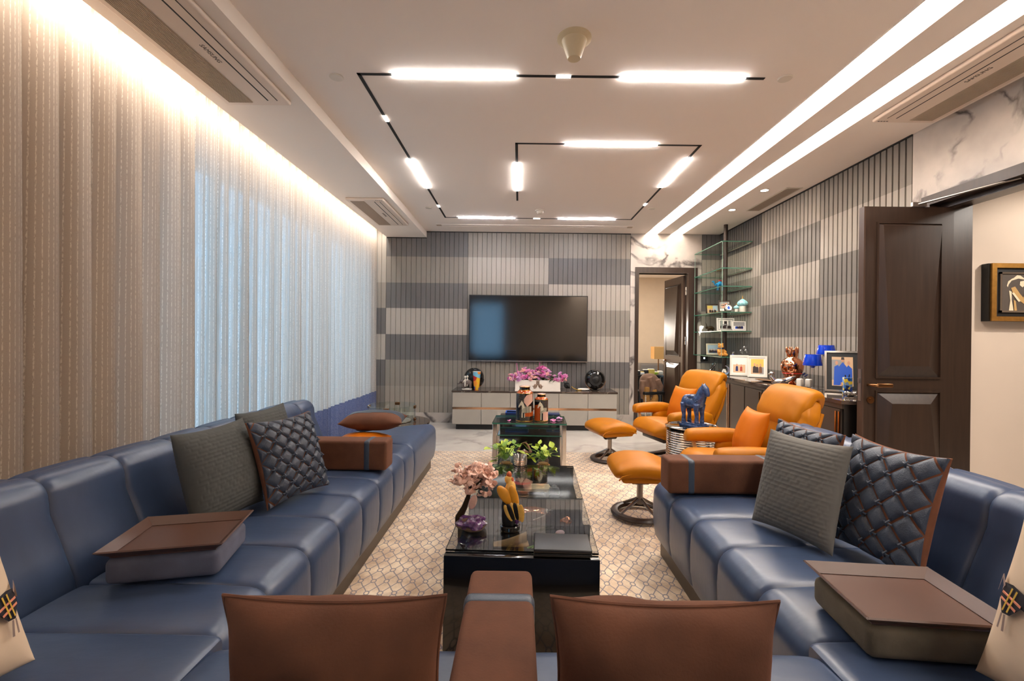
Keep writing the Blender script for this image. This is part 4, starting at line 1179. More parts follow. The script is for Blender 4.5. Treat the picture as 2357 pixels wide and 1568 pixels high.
# glass bowl with driftwood, plants
t = thing('glass_bowl', 'ribbed glass bowl on the bar of the coffee table between two green plants', 'bowl', ct(-.055, 1.274, GT+.0012))
obj('vessel', lathe([(.022, 0), (.030, .004), (.036, .014), (.034, .02), (.040, .028), (.044, .05), (.052, .066), (.050, .066), (.042, .05), (.037, .028), (.02, .006), (.001, .004)], 30), 'crystal', t)
for z in (.006, .018, .030): obj('gilt_ring', torus(.034+z*.22, .0025, 30, 6, z), 'rose_metal', t)
tag(obj('driftwood_arch', fuse(join(tube([(-.05+.1*i/10, .006*math.sin(i), .075*math.sin(PI*i/10)+.008) for i in range(11)], [.010, .008, .007, .007, .006, .006, .007, .008, .009, .010, .012], 8), rock(.03, .02, .018, 17)), .004), 'driftwood', None, ct(-.03, 1.50, .3305)+Vector((0, 0, .098)), sharp=.9), 'arched piece of driftwood between the two green plants', 'driftwood')
tag(obj('pebble_block', rock(.022, .022, .085, 21, .1), 'rock_pale', None, ct(-.03, 1.50, .3305)), 'pale rock holding up the driftwood between the plants', 'rock')
def leaf_mesh(m, s=1.0):
    def fn(u, v):
        w = math.sin(PI*min(1, v**.75))*(1-.15*v)*.5
        x = (u-.5)*2*w*.72*s
        return (x, v*s, -.25*s*v*v+.10*abs(u-.5)*s)
    return mesh('leaf', grid(7, 9, fn), m, sharp=None)
LM = [leaf_mesh('leaf_green', .066), leaf_mesh('leaf_lime', .066), leaf_mesh('leaf_lime', .05)]
for q in LM: q.polygons.foreach_set('use_smooth', [True]*len(q.polygons))
def plant(label, loc, n, seed, sx, pref, rim):
    r2 = random.Random(seed)
    t = thing('potted_plant', label, 'plant', loc, 0, 'heart leaved plants at the coffee table end')
    obj('glass_jar', lathe([(.034, 0), (.040, .006), (.040, .07), (.032, .085), (.034, .094), (.031, .094), (.029, .085), (.036, .07), (.036, .008), (.001, .006)], 24), 'clear_glass', t)
    obj('root_filling', lathe([(.033, .009), (.034, .05), (.001, .055)], 18), 'rope', t)
    for k in range(3): obj('rope_wrap', torus(.043, .006, 22, 6, .012+.011*k), 'rope', t)
    for k in range(n):
        a = r2.uniform(0, 2*PI); rad = r2.uniform(.03, .125)*sx; hz = r2.uniform(.06, .185) - .4*max(0, rad-.08)
        e = Vector((math.cos(a)*rad*1.05, math.sin(a)*rad*.6, hz))
        obj('stem', tube([(0, 0, .06), tuple(e*.5+Vector((0, 0, .06))), tuple(e)], .0017, 5), 'stem_green', t)
        l = link('leaf', r2.choice(LM[pref:pref+2]), t, e, (r2.uniform(.1, 1.1), r2.uniform(-.5, .5), (PI if math.sin(a) < .3 else 0)*r2.uniform(.6, 1.1)+r2.uniform(-.9, .9)))
        l.scale = (1, 1, 1) if r2.random() > .3 else (.75, .75, .75)
    return t
plant('green leaved plant in a rope bound glass jar, on the curtain side of the driftwood', ct(-.16, 1.44, .3305), 32, 3, 1.0, 0, 0)
plant('yellow green leaved plant in a glass jar, on the recliner side of the driftwood', ct(.11, 1.44, .3305), 32, 11, 1.05, 1, 0)

# ------------------------------------------------------------------ horse jars (painted bands cut into the glaze)
def inside(poly, x, y):
    r = False; j = len(poly)-1
    for i in range(len(poly)):
        if (poly[i][1] > y) != (poly[j][1] > y) and x < (poly[j][0]-poly[i][0])*(y-poly[i][1])/(poly[j][1]-poly[i][1])+poly[i][0]: r = not r
        j = i
    return r
def jar(label, loc, R, Hh, art, flip, rz):
    t = thing('horse_jar', label, 'jar', loc, rz, 'painted horse jars')
    obj('foot_ring', lathe([(R*.98, 0), (R*1.03, Hh*.01), (R*1.03, Hh*.03), (R*.98, Hh*.04)], 32), 'gold', t)
    obj('shoulder', lathe([(R*1.0, Hh*.78), (R*.99, Hh*.79), (R*.66, Hh*.865), (R*.62, Hh*.87)], 32), 'jar_orange', t)
    obj('gilt_line', join(torus(R*1.0, R*.03, 32, 6, Hh*.785), torus(R*.63, R*.03, 32, 6, Hh*.872)), 'gold', t)
    ld_ = obj('lid', lathe([(R*.61, Hh*.875), (R*.61, Hh*.95), (R*.64, Hh*.955), (R*.64, Hh*.975), (R*.5, Hh*.99), (R*.01, Hh)], 32), ['jar_black', 'jar_pink'], t)
    for pl in ld_.data.polygons: pl.material_index = 1 if pl.center.z > Hh*.953 else 0
    obj('lid_rim', torus(R*.63, R*.03, 32, 6, Hh*.957), 'gold', ld_)
    n, mrows = 180, 84
    v = []; f = []; mi = []
    names = ['jar_black', 'jar_pink', 'jar_orange', 'jar_cream', 'jar_grey']
    for j in range(mrows+1):
        for i in range(n):
            a = 2*PI*i/n; v.append((R*math.cos(a), R*math.sin(a), Hh*(.04+.74*j/mrows)))
    for j in range(mrows):
        for i in range(n):
            k = (i+1) % n; f.append((j*n+i, j*n+k, (j+1)*n+k, (j+1)*n+i))
            a = 2*PI*(i+.5)/n; ang = (a+PI/2+PI) % (2*PI)-PI   # 0 faces -y
            s = math.sin(ang) if abs(ang) < PI/2 else math.copysign(1.5, ang); z = (j+.5)/mrows
            mi.append(art(s, z))
    obj('painted_body', (v, f), names, t, midx=mi, sharp=None)
    t.children[-1].data.polygons.foreach_set('use_smooth', [True]*len(f))
    return t
HEAD = [(-.28, .50), (-.30, .42), (.02, .50), (-.08, .60), (-.2, .68), (-.30, .72), (-.33, .76), (-.4, .715), (-.55, .64), (-.72, .53), (-.68, .475), (-.5, .56), (-.36, .575)]
PINKP = [(-.1, .8), (.2, .95), (.9, 1.0), (.95, .72), (.5, .58), (.3, .52), (-.12, .7)]
def art1(s, z):
    if inside(HEAD, s, z): return 3
    if inside(PINKP, s, z): return 1
    if -.33 < s < .8 and .30 < z < .54 and z < .54-.0*s: return 3 if int((s+2)*26) % 2 else 0
    if -.35 < s < -.24 and .12 < z < .31: return 3
    if -.05 < s < .04 and .12 < z < .27: return 3
    if s > .05 and .16 < z < .28+.06*s: return 2
    d = math.hypot(s+.0, (z-.2)*1.6)
    if d < .62: return 4 if int(d*26) % 2 else 0
    d = math.hypot(s+.45, (z-.85)*1.3)
    if d < .5: return 4 if int(d*26) % 2 else 0
    return 0
H2 = [(.22, .70), (.30, .52), (-.05, .46), (-.14, .60), (-.14, .70), (-.30, .69), (-.52, .58), (-.58, .64), (-.42, .80), (-.26, .90), (-.2, .93), (-.14, .88), (.05, .82)]
def art2(s, z):
    if inside(H2, s, z): return 3
    if s < -.22: return 2 if z < .82+.1*s else (0 if z < .9 else 4)
    if s > .22 and z < .42: return 1
    if -.22 < s < .75 and .36 < z < .62: return 3 if int((s+2)*30+z*30) % 2 else 0
    if -.14 < s < .0 and .04 < z < .36: return 3
    d = math.hypot(s-.45, (z-.75)*1.2)
    if d < .45: return 4 if int(d*26) % 2 else 0
    return 4 if z > .9 and s < 0 else 0
p1 = az(1207, 967, .575); jar('tall painted jar with a horse and a pink patch on the glass side table', (p1.x, 3.885, .5752), .073, .305, art1, False, 0)
jar('shorter painted jar with a horse facing an orange patch on the glass side table', (.196, 3.90, .5752), .059, .237, art2, False, 0)
for k, (x, y, c) in enumerate(((.20, -.07, 'bloom_pink'), (.255, .05, 'bloom_mauve'), (-.16, -.12, 'bloom_pink'))):
    t = thing('fallen_blossom', ('pink blossom lying beside the shorter jar', 'mauve blossom at the corner of the glass side table', 'single pink petal left of the tall jar')[k], 'flower', ct(x, 2.12+y, .5748), 0, 'fallen blossoms on the glass')
    for q in range(7 if k < 2 else 2):
        obj('petal', xf(sq(.014, .009, .004, 1, 1, 10, 6), (rnd.uniform(-.022, .022), rnd.uniform(-.016, .016), .005+.004*(q % 3)), (rnd.uniform(-.4, .4), rnd.uniform(-.4, .4), q*.9)), c, t)
ZE = .5005
t = thing('jewellery_tray', 'open navy blue leather tray box behind the tall horse jar', 'box', ct(-.13, 2.60, ZE), CR)
obj('tray_body', join(box(-.11, .11, -.07, .07, 0, .006), box(-.11, -.104, -.07, .07, .006, .06), box(.104, .11, -.07, .07, .006, .06), box(-.104, .104, -.07, -.064, .006, .06), box(-.104, .104, .064, .07, .006, .06)), 'navy_box', t)
obj('rim', join(box(-.112, .112, -.072, -.062, .06, .063), box(-.112, .112, .062, .072, .06, .063), box(-.112, -.102, -.062, .062, .06, .063), box(.102, .112, -.062, .062, .06, .063)), 'photo_blue', t)
tag(obj('ring_pad', rbox(.05, .03, .02, .006, 2, (0, 0, .01)), 'paper_white', None, ct(-.14, 2.60, ZE+.0061)+Vector((0, 0, .001))), 'small white item inside the navy tray box', 'ornament')
t = thing('navy_case', 'small dark blue case beside the shorter horse jar', 'box', ct(.22, 2.58, ZE), CR)
obj('body', rbox(.13, .10, .04, .006, 2, (0, 0, .02)), 'navy_box', t); obj('lid', rbox(.13, .10, .016, .006, 2, (0, 0, .049)), 'navy_box', t)
obj('clasp', cbox(.018, .004, .008, (0, -.052, .04)), 'silver', t)

# ================================================================== RECLINERS
def recliner_base(t, R, hub, m='wenge', n=4):
    obj('base_ring', (lambda prof: lathe(prof, 48))([(R-.055, .014), (R-.012, .014), (R, .022), (R, .040), (R-.012, .048), (R-.045, .046), (R-.058, .034), (R-.058, .016)]) if False else grid(48, 9, lambda u, v: ((R-.03+.03*math.cos(2*PI*v))*math.cos(2*PI*u), (R-.03+.03*math.cos(2*PI*v))*math.sin(2*PI*u), .031+.018*math.sin(2*PI*v)), True), m, t)
    for k in range(n):
        a = 2*PI*k/n+.5
        obj('strut', tube([(math.cos(a)*(R-.03), math.sin(a)*(R-.03), .044), (math.cos(a)*(R*.45), math.sin(a)*(R*.45), .085), (math.cos(a)*.018, math.sin(a)*.018, .125)], [.009, .011, .013], 8), 'brushed_steel', t)
    obj('post', lathe([(.022, .09), (.022, hub), (.030, hub+.01)], 18), 'brushed_steel', t)
def curve(pts, n):
    out = []
    m = len(pts)-1
    P = [Vector(p) for p in pts]
    for i in range(n):
        s = i/(n-1)*m; k = min(int(s), m-1); t = s-k
        p0, p1, p2, p3 = P[max(k-1, 0)], P[k], P[k+1], P[min(k+2, m)]
        out.append(.5*((2*p1)+(p2-p0)*t+(2*p0-5*p1+4*p2-p3)*t*t+(3*p1-p0-3*p2+p3)*t**3))
    return out
def normals(c):
    N = []
    for i in range(len(c)):
        t = (c[min(i+1, len(c)-1)]-c[max(i-1, 0)]).normalized(); N.append(Vector((t.z, 0, -t.x)))
    return N
def interp(vals, n):
    m = len(vals)-1
    return [vals[min(int(i/(n-1)*m), m-1)]*(1-((i/(n-1)*m)-min(int(i/(n-1)*m), m-1)))+vals[min(int(i/(n-1)*m), m-1)+1]*((i/(n-1)*m)-min(int(i/(n-1)*m), m-1)) for i in range(n)]
def recliner(label, loc, rz, pl_label):
    """local x forward, y to the sitter's left"""
    t = thing('recliner', label, 'armchair', loc, rz, 'orange leather recliners')
    OL = 'orange_leather'
    recliner_base(t, .30, .24)
    obj('under_frame', xf(rbox(.42, .40, .05, .012, 2), (.02, 0, .268)), 'wenge', t)
    # seat
    c = curve([(-.26, 0, .36), (-.1, 0, .365), (.1, 0, .375), (.26, 0, .375), (.335, 0, .335)], 16); N = normals(c)
    def gs(w, s): return 1-.10*math.exp(-((abs(w)-.62)/.05)**2)
    obj('seat_cushion', loft(c, N, interp([.24, .285, .29, .285, .20], 16), interp([.05, .075, .085, .08, .03], 16), 36, .6, gs), OL, t, sharp=1.3)
    obj('seat_skirt', xf(rbox(.50, .50, .06, .02, 3), (0, 0, .315)), OL, t)
    # back: lumbar pad and head pad with folds
    c = curve([(-.20, 0, .38), (-.265, 0, .52), (-.32, 0, .66), (-.37, 0, .78), (-.415, 0, .875), (-.435, 0, .905)], 26); N = normals(c)
    def gb(w, s): return 1-.20*math.exp(-((abs(w)-.50)/.035)**2)-.10*math.exp(-((s-.55)/.03)**2)+.03*math.sin(s*46)*math.exp(-((abs(w)-.75)/.2)**2)
    obj('backrest', loft(c, N, interp([.22, .29, .325, .325, .27, .16], 26), interp([.06, .085, .075, .085, .07, .02], 26), 44, .55, gb), OL, t, sharp=1.3)
    c2 = curve([(-.29, 0, .68), (-.305, 0, .75), (-.35, 0, .85), (-.40, 0, .91), (-.455, 0, .90), (-.485, 0, .82)], 22); N2 = normals(c2)
    def gh(w, s): return 1-.22*math.exp(-((abs(w)-.42)/.04)**2)+.05*math.sin(s*38+abs(w)*6)*math.exp(-((abs(w)-.8)/.25)**2)
    obj('headrest', loft(c2, N2, interp([.255, .285, .30, .285, .27, .20], 22), interp([.03, .055, .055, .05, .045, .02], 22), 44, .55, gh), OL, t, sharp=1.3)
    obj('back_shell', loft(*(lambda cc: (cc, normals(cc)))(curve([(-.31, 0, .36), (-.39, 0, .60), (-.46, 0, .80)], 10)), interp([.24, .29, .27], 10), interp([.02, .03, .02], 10), 24, .5), OL, t, sharp=1.3)
    for s in (-1, 1):
        # arm: padded wing that sweeps into the back
        c = curve([(.255, s*.33, .505), (.22, s*.335, .52), (.05, s*.34, .525), (-.12, s*.335, .515), (-.25, s*.30, .50)], 18)
        v = join(loft([Vector((q.x, q.y, q.z)) for q in c], [Vector((0, 0, 1))]*18, interp([.035, .062, .066, .060, .03], 18), interp([.028, .050, .058, .065, .04], 18), 22, .75))
        obj('armrest', v, OL, t, sharp=1.3)
        pd = xf(sq(.15, .042, .085, .8, .6, 22, 12), (-.12, s*.315, .435), (0, .12, s*.05))
        obj('side_wing', pd, OL, t, sharp=1.3)
        obj('arm_bracket', tube([(.19, s*.335, .475), (.17, s*.33, .40), (.10, s*.30, .315), (.02, s*.22, .275)], [.014, .02, .02, .016], 8), 'wood_light', t)
    pl = thing('cushion', pl_label, 'cushion', group='orange cushions on the recliners')
    q = obj('cover', pillow(.36, .34, .13, 20, wrinkle(.006, 8, 3)), 'orange_leather_bright', pl, sharp=None)
    q.data.polygons.foreach_set('use_smooth', [True]*len(q.data.polygons))
    R = Matrix.Rotation(rz, 3, 'Z') @ Matrix.Rotation(PI/2, 3, 'Z') @ Matrix.Rotation(-.33, 3, 'X')
    pl.rotation_euler = R.to_euler()
    pl.location = Vector(loc)+Matrix.Rotation(rz, 3, 'Z') @ Vector((-.10, .02, .625))
    return t
def stool(label, loc, rz):
    t = thing('footstool', label, 'footstool', loc, rz, 'orange leather footstools')
    recliner_base(t, .205, .23)
    obj('bracket', join(box(-.055, .055, -.062, .062, .232, .246), *[prism([(s*.062+a, b) for a, b in ((-.006, -.055), (.006, -.055), (.006, .055), (-.006, .055))], .232, .31) for s in (-1, 1)]) if False else xf(grid(20, 2, lambda u, v: (-.055+.11*v, -.075*math.cos(PI*u), .315-.085*math.sin(PI*u)), False)), 'wenge', t)
    sh_ = t.children[-1]; md = None
    obj('bracket_block', xf(rbox(.11, .12, .05, .015, 2), (0, 0, .268)), 'wenge', t)
    c = curve([(-.20, 0, .315), (-.17, 0, .345), (-.06, 0, .372), (.08, 0, .375), (.17, 0, .355), (.20, 0, .325)], 18); N = normals(c)
    def gs(w, s): return 1-.10*math.exp(-((abs(w)-.02)/.03)**2)*(1 if .2 < s < .8 else 0)
    obj('top_pad', loft(c, N, interp([.17, .225, .235, .235, .225, .17], 18), interp([.02, .05, .062, .062, .05, .02], 18), 40, .6, gs), 'orange_leather', t, sharp=1.3)
    obj('side_panel', xf(rbox(.33, .41, .055, .022, 3), (0, 0, .318)), 'orange_leather', t)
    obj('piping', tube([(x, s*.228, z) for s in (1,) for x, z in ((-.18, .325), (-.14, .35), (-.02, .372), (.10, .368), (.17, .345), (.19, .32))], .005, 6), 'orange_leather', t)
    return t
recliner('orange leather recliner chair beside the back doorway', (1.62, 4.80, 0), math.radians(196), 'orange cushion on the recliner by the doorway')
recliner('orange leather recliner chair close to the blue sofa', (1.57, 3.30, 0), math.radians(176), 'orange cushion on the recliner close to the blue sofa')
stool('orange leather footstool on a wooden ring base in front of the television cabinet', (.966, 4.79, 0), math.radians(196))
stool('orange leather footstool on a wooden ring base, nearest the blue sofa', (.877, 3.26, .012), math.radians(178))

# chrome coil side table and horse
st = thing('side_table', 'round black glass side table on a drum of chrome rings between the recliners', 'table', (1.57, 4.115, .0125))
ZT = .492
obj('table_top', lathe([(.222, ZT-.03), (.228, ZT-.028), (.228, ZT-.002), (.224, ZT), (.001, ZT)], 48), 'black_gloss', st)
obj('top_rim', torus(.227, .005, 48, 8, ZT), 'chrome', st)
rg = mesh('chrome_ring', torus(.215, .0065, 44, 8), 'chrome')
for k in range(22): link('chrome_ring', rg, st, (0, 0, .022+.0203*k))
for a in (.4, 1.97, 3.54, 5.11): obj('upright', xf(cyl(.005, .45, 8), (.205*math.cos(a), .205*math.sin(a), .012)), 'chrome', st)

def horse_shape(s=1.0):
    P = [xf(sq(.11, .068, .07, .9, .9, 22, 14), (0, 0, .22)), xf(sq(.065, .066, .075, 1, 1), (.075, 0, .235)), xf(sq(.068, .07, .075, 1, 1), (-.07, 0, .228)),
         tube([(.08, 0, .25), (.112, 0, .31), (.128, 0, .365), (.148, 0, .40)], [.07, .058, .048, .036], 12),
         tube([(.135, 0, .405), (.17, 0, .378), (.19, 0, .33), (.188, 0, .305)], [.036, .035, .026, .022], 12),
         tube([(-.125, 0, .25), (-.145, 0, .21), (-.14, 0, .15)], [.016, .022, .008], 8)]
    for x, y in ((.085, .042), (.085, -.042), (-.09, .044), (-.09, -.044)):
        P.append(tube([(x, y, .21), (x-.004, y, .13), (x+.004, y, .075), (x, y, .02)], [.040, .028, .021, .024], 10))
        P.append(xf(cyl(.026, .022, 10), (x+.003, y, .0)))
    for y in (-.02, .02): P.append(xf(lathe([(.010, 0), (.002, .034)], 6), (.138, y, .42)))
    for k in range(6): P.append(xf(sq(.018, .016, .018, 1, 1, 10, 8), (.062+.016*k, (.01 if k % 2 else -.01), .30+.024*k)))
    return xf(fuse(join(*P), .006), sc=s)
t = thing('horse_statue', 'blue glazed ceramic horse on a square base on the side table', 'statue', (1.585, 4.105, ZT+.0135), math.radians(-62))
obj('plinth', join(rbox(.215, .145, .022, .004, 2, (0, 0, .011)), rbox(.19, .115, .012, .003, 2, (0, 0, .028))), 'cobalt_glaze', t)
obj('horse', xf(horse_shape(.82), (-.012, 0, .033)), 'cobalt_glaze', t, sharp=1.2)
obj('saddle', xf(sq(.042, .052, .02, .7, .8, 18, 10), (-.015, 0, .268)), 'cobalt_glaze', t)
obj('harness_beads', join(*[xf(sq(.008, .008, .008, 1, 1, 8, 6), (.068+.026*math.cos(a), .052*math.sin(a), .235+.018*math.cos(a))) for a in [2*PI*k/14 for k in range(14)]]), 'cobalt_glaze', t)

# ================================================================== ROUND MARBLE FIRE TABLE
ft = thing('fire_table', 'round brown marble table with a glass wind guard at the end of the blue sofa', 'table', (-1.275, 4.59, .0125))
obj('table_top', lathe([(.365, .395), (.378, .398), (.378, .414), (.374, .418), (.001, .418)], 64), 'dark_marble', ft)
obj('under_top', lathe([(.33, .360), (.35, .362), (.352, .394), (.33, .395)], 48), 'black_matt', ft)
obj('pedestal', lathe([(.20, .001), (.20, .02), (.09, .05), (.09, .34), (.2, .36)], 32), 'black_matt', ft)
obj('burner_plate', lathe([(.185, .418), (.185, .424), (.15, .426), (.001, .426)], 48), 'satin_grey', ft)
obj('burner_ring', torus(.188, .004, 48, 8, .424), 'chrome', ft)
gz = .420
pnl = mesh('glass_panel', (lambda n: ([(r*math.cos(a), r*math.sin(a), z) for r in (.226, .232) for z in (0, .165) for a in [(-.76+1.52*i/n) for i in range(n+1)]],
      [q for i in range(n) for q in ((i, i+1, n+1+i+1, n+1+i), (2*(n+1)+i+1, 2*(n+1)+i, 3*(n+1)+i, 3*(n+1)+i+1), ((n+1)+i, (n+1)+i+1, 3*(n+1)+i+1, 3*(n+1)+i))]))(16), ['clear_glass', 'glass_edge_pale'], midx=[0, 0, 1]*16)
for k in range(4):
    link('glass_panel', pnl, ft, (0, 0, gz), (0, 0, PI/4+k*PI/2))
    a = k*PI/2-PI/2+.03
    for z in (.02, .145):
        obj('clip', xf(rbox(.022, .052, .030, .003, 1), (.229*math.cos(a), .229*math.sin(a), gz+z), (0, 0, a)), 'bronze', ft)
tag(obj('steel_strip', join(box(-.012, .012, -.07, .03, 0, .003), xf(box(-.005, .05, -.003, .003, 0, .003), (.01, .03, .0), (0, -.4, .3))), 'silver', None, (-1.25, 4.60, .470), (.35, 0, -.55)), 'bent steel strip standing on the burner plate', 'tool')

# ================================================================== TELEVISION WALL
tv = thing('wall_tv', 'large black flat television hung on the slatted back wall', 'television', (0, 0, 0))
a = ay(1080, 678.5, 6.83); b = ay(1351.5, 833.5, 6.83)
x0, x1, z1, z0 = a.x, b.x, a.z, b.z
obj('bezel', join(box(x0, x1, 6.832, 6.875, z0, z1), box(x0, x0+.012, 6.828, 6.834, z0, z1), box(x1-.012, x1, 6.828, 6.834, z0, z1), box(x0, x1, 6.828, 6.834, z1-.012, z1), box(x0, x1, 6.826, 6.834, z0, z0+.016)), 'black_matt', tv)
obj('screen', box(x0+.012, x1-.012, 6.8295, 6.833, z0+.016, z1-.012), 'tv_screen', tv)
obj('lower_strip', box(x0, x1, 6.824, 6.828, z0-.004, z0+.006), 'brushed_steel', tv)
obj('wall_bracket', box((x0+x1)/2-.3, (x0+x1)/2+.3, 6.875, 6.888, z0+.2, z1-.2), 'black_matt', tv)

cx0, cx1, cy0 = -.925, 1.375, 6.345
tc_ = thing('tv_cabinet', 'long grey lacquer cabinet with a dark marble top under the television', 'cabinet', (0, 0, 0))
obj('top_slab', xf(rbox(cx1-cx0+.02, .535, .022, .003, 1), ((cx0+cx1)/2, 6.605, .536)), 'dark_marble', tc_)
obj('carcass', box(cx0+.01, cx1-.01, cy0+.02, 6.875, .075, .525), 'console_grey', tc_)
obj('plinth', box(cx0+.05, cx1-.05, cy0+.05, 6.87, .0, .075), 'black_matt', tc_)
obj('reveal_strip', box(cx0+.005, cx1-.005, cy0+.012, cy0+.02, .285, .318), 'rose_metal', tc_)
W1 = (cx1-cx0)*.1765
cols = [cx0, cx0+W1, cx0+2*W1, (cx0+cx1)/2, cx1-2*W1, cx1-W1, cx1]
for k in range(6):
    c0, c1 = cols[k]+.003, cols[k+1]-.003
    d = obj('cabinet_door', xf(rbox(c1-c0, .018, .205, .002, 1), ((c0+c1)/2, cy0+.009, .42)), 'console_grey', tc_)
    obj('drawer', xf(rbox(c1-c0, .018, .205, .002, 1), ((c0+c1)/2, cy0+.009, .182)), 'console_grey', tc_)
    hx = c1-.035 if k % 2 == 0 else c0+.035
    obj('edge_pull', box(hx-.03, hx+.03, cy0-.004, cy0+.004, .521, .5245), 'label_grey', d)
ZC = .5475
def speaker(label, loc, yaw, r=.148):
    t = thing('ball_speaker', label, 'speaker', loc, yaw, 'round black speakers')
    obj('shell', xf(sq(r, r*.92, r, 1, 1, 36, 24), (0, 0, r+.008)), 'black_gloss', t)
    obj('chrome_band', xf(tube([(r*1.005*math.cos(q), 0, r*1.005*math.sin(q)) for q in [PI*1.03+PI*.94*i/24 for i in range(25)]], .004, 6), (0, -.03, r+.008)), 'chrome', t)
    obj('driver_cone', xf(lathe([(.085, 0), (.075, -.012), (.055, -.004), (.045, .006), (.022, .010), (.001, .012)], 32), (0, -r*.86, r+.008), (PI/2, 0, 0)), 'black_matt', t)
    obj('base_ring', lathe([(.06, 0), (.062, .006), (.05, .014)], 24), 'black_matt', t)
    return t
p = ay(1091, 889, 6.62); speaker('round black speaker behind the painted vase', (p.x, 6.62, ZC), .0)
p = ay(1369, 893, 6.62); speaker('round black speaker standing alone at the door end of the television cabinet', (p.x, 6.62, ZC), -.05)
p = ay(1239, 893, 6.72); speaker('round black speaker hidden behind the flower box', (p.x, 6.725, ZC), 0, .135)
p = az(1087, 900, ZC)
t = thing('painted_vase', 'tall tapering vase painted with bright abstract patches', 'vase', (p.x+.05, 6.43, ZC+.0005))
patch_mat('abstract_paint', [rgb(30, 110, 190), rgb(230, 180, 40), rgb(196, 40, 36), rgb(240, 150, 50), rgb(20, 24, 34), rgb(120, 190, 220)], 16)
obj('body', lathe([(.034, 0), (.036, .004), (.046, .12), (.056, .262), (.054, .262), (.04, .1), (.001, .02)], 28), 'abstract_paint', t)
obj('rim', torus(.055, .003, 28, 6, .262), 'paper_white', t)
obj('base_band', lathe([(.035, .0), (.0385, .045)], 28), 'red_enamel', t)
# figurine
el = fuse(join(xf(sq(.07, .042, .045, .9, .9), (.015, 0, .085)), xf(sq(.03, .028, .03, 1, 1), (-.06, 0, .10)), tube([(-.08, 0, .10), (-.10, 0, .075), (-.118, 0, .065), (-.128, 0, .078)], [.013, .010, .007, .005], 8),
        xf(sq(.006, .026, .022, 1, 1), (-.045, .026, .10), (0, 0, .5)), xf(sq(.006, .026, .022, 1, 1), (-.045, -.026, .10), (0, 0, -.5)),
        *[tube([(x, y, .08), (x, y, .004)], [.020, .016], 8) for x in (-.03, .06) for y in (-.022, .022)]), .004)
p = az(1073, 897, ZC)
t = thing('elephant_figurine', 'small figurine of a grey elephant with white riders on the television cabinet', 'figurine', (p.x+.005, 6.44, ZC+.0005))
obj('base', xf(sq(.075, .045, .012, .6, .8, 20, 8), (0.01, 0, .012)), 'porcelain', t)
obj('elephant', xf(el, (0, 0, .018)), 'elephant_grey', t, sharp=1.2)
for x, y, h in ((-.012, -.03, 0), (.018, -.02, .012)):
    rd = fuse(join(tube([(x, y, .05), (x, y, .10), (x, y+.006, .14)], [.012, .013, .012], 8), tube([(x-.002, y-.012, .03+h), (x, y-.01, .07), (x, y, .10)], [.007, .008, .009], 8), tube([(x, y, .135), (x-.022, y-.004, .11), (x-.03, y-.004, .085)], [.007, .006, .005], 6), xf(sq(.016, .016, .018, 1, 1, 12, 8), (x, y, .168+h*.4)), tube([(x, y, .14), (x, y, .16)], .007, 6)), .0035)
    obj('rider', xf(rd, (0, 0, .018)), 'porcelain', t, sharp=1.2)
# flower box
p = az(1239, 905, ZC)
fb = thing('flower_box', 'white planter box with a dark scroll emblem, filled with pink and mauve flowers', 'flower arrangement', (p.x, 6.43, ZC+.0005))
bw = .315
obj('planter', join(box(-bw, bw, -.075, .075, 0, .008), box(-bw, bw, -.075, -.065, .008, .155), box(-bw, bw, .065, .075, .008, .155), box(-bw, -bw+.01, -.065, .065, .008, .155), box(bw-.01, bw, -.065, .065, .008, .155)), 'paper_white', fb)
obj('base_moulding', box(-bw-.003, bw+.003, -.078, .078, 0, .022), 'paper_white', fb)
em = []
for a in (PI/2, PI/2+2*PI/3, PI/2-2*PI/3):
    c = Vector((.042*math.cos(a), 0, .085+.030*math.sin(a)+.0))
    for w in (.027, .015):
        em.append(tube([(c.x+w*math.cos(q+a)*(.72 if abs(math.sin(q)) > .5 else 1), -.0775, c.z+w*math.sin(q+a)) for q in [2*PI*i/16 for i in range(16)]], .0032, 5, True))
    em.append(tube([(c.x*.25, -.0775, .085+(c.z-.085)*.25), (c.x+.022*math.cos(a), -.0775, c.z+.022*math.sin(a))], .003, 5))
    for e in (-1, 1): em.append(xf(sq(.005, .003, .005, 1, 1, 8, 6), (c.x+.034*math.cos(a+e*.6), -.0775, c.z+.034*math.sin(a+e*.6))))
obj('emblem', join(*em), 'bronze', fb)
obj('soil', box(-bw+.012, bw-.012, -.063, .063, .10, .135), 'foliage_dark', fb)
def bloom(m, petals, s):
    P = []
    for ring, (k, rr, tilt, z) in enumerate(((petals, .6, .5, 0), (petals-1, .38, .9, .12), (4, .18, 1.25, .22))):
        for i in range(k):
            a = 2*PI*i/k+ring*.4
            P.append(xf(sq(.34*s, .26*s, .07*s, 1, 1, 8, 5), (math.cos(a)*rr*s, math.sin(a)*rr*s, z*s), (0, -tilt, a)))
    return mesh('bloom', join(*P), m, sharp=None)
BM = [bloom('bloom_pink', 7, .042), bloom('bloom_mauve', 7, .040), bloom('bloom_blush', 6, .042), bloom('bloom_magenta', 7, .038)]
for q in BM: q.polygons.foreach_set('use_smooth', [True]*len(q.polygons))
rnd = random.Random(21)
for k in range(150):
    u = rnd.uniform(-1.28, 1.28); ht = .255+.065*math.cos(u*1.15)**2+.03*math.sin(u*7)
    if abs(u) > 1.0: ht = rnd.uniform(.17, .27)
    x = u*bw; y = rnd.uniform(-.10, .08); z = ht-rnd.random()**1.1*.13-(.3*abs(y))
    z = max(z, .160)
    l = link('bloom', rnd.choice([BM[0], BM[0], BM[1], BM[1], BM[1], BM[2], BM[2], BM[3]]), fb, (x, y, z), (rnd.uniform(-.2, 1.3), rnd.uniform(-.6, .6)+(u*.5), rnd.random()*6))
    q = rnd.uniform(.7, 1.15); l.scale = (q, q, q)
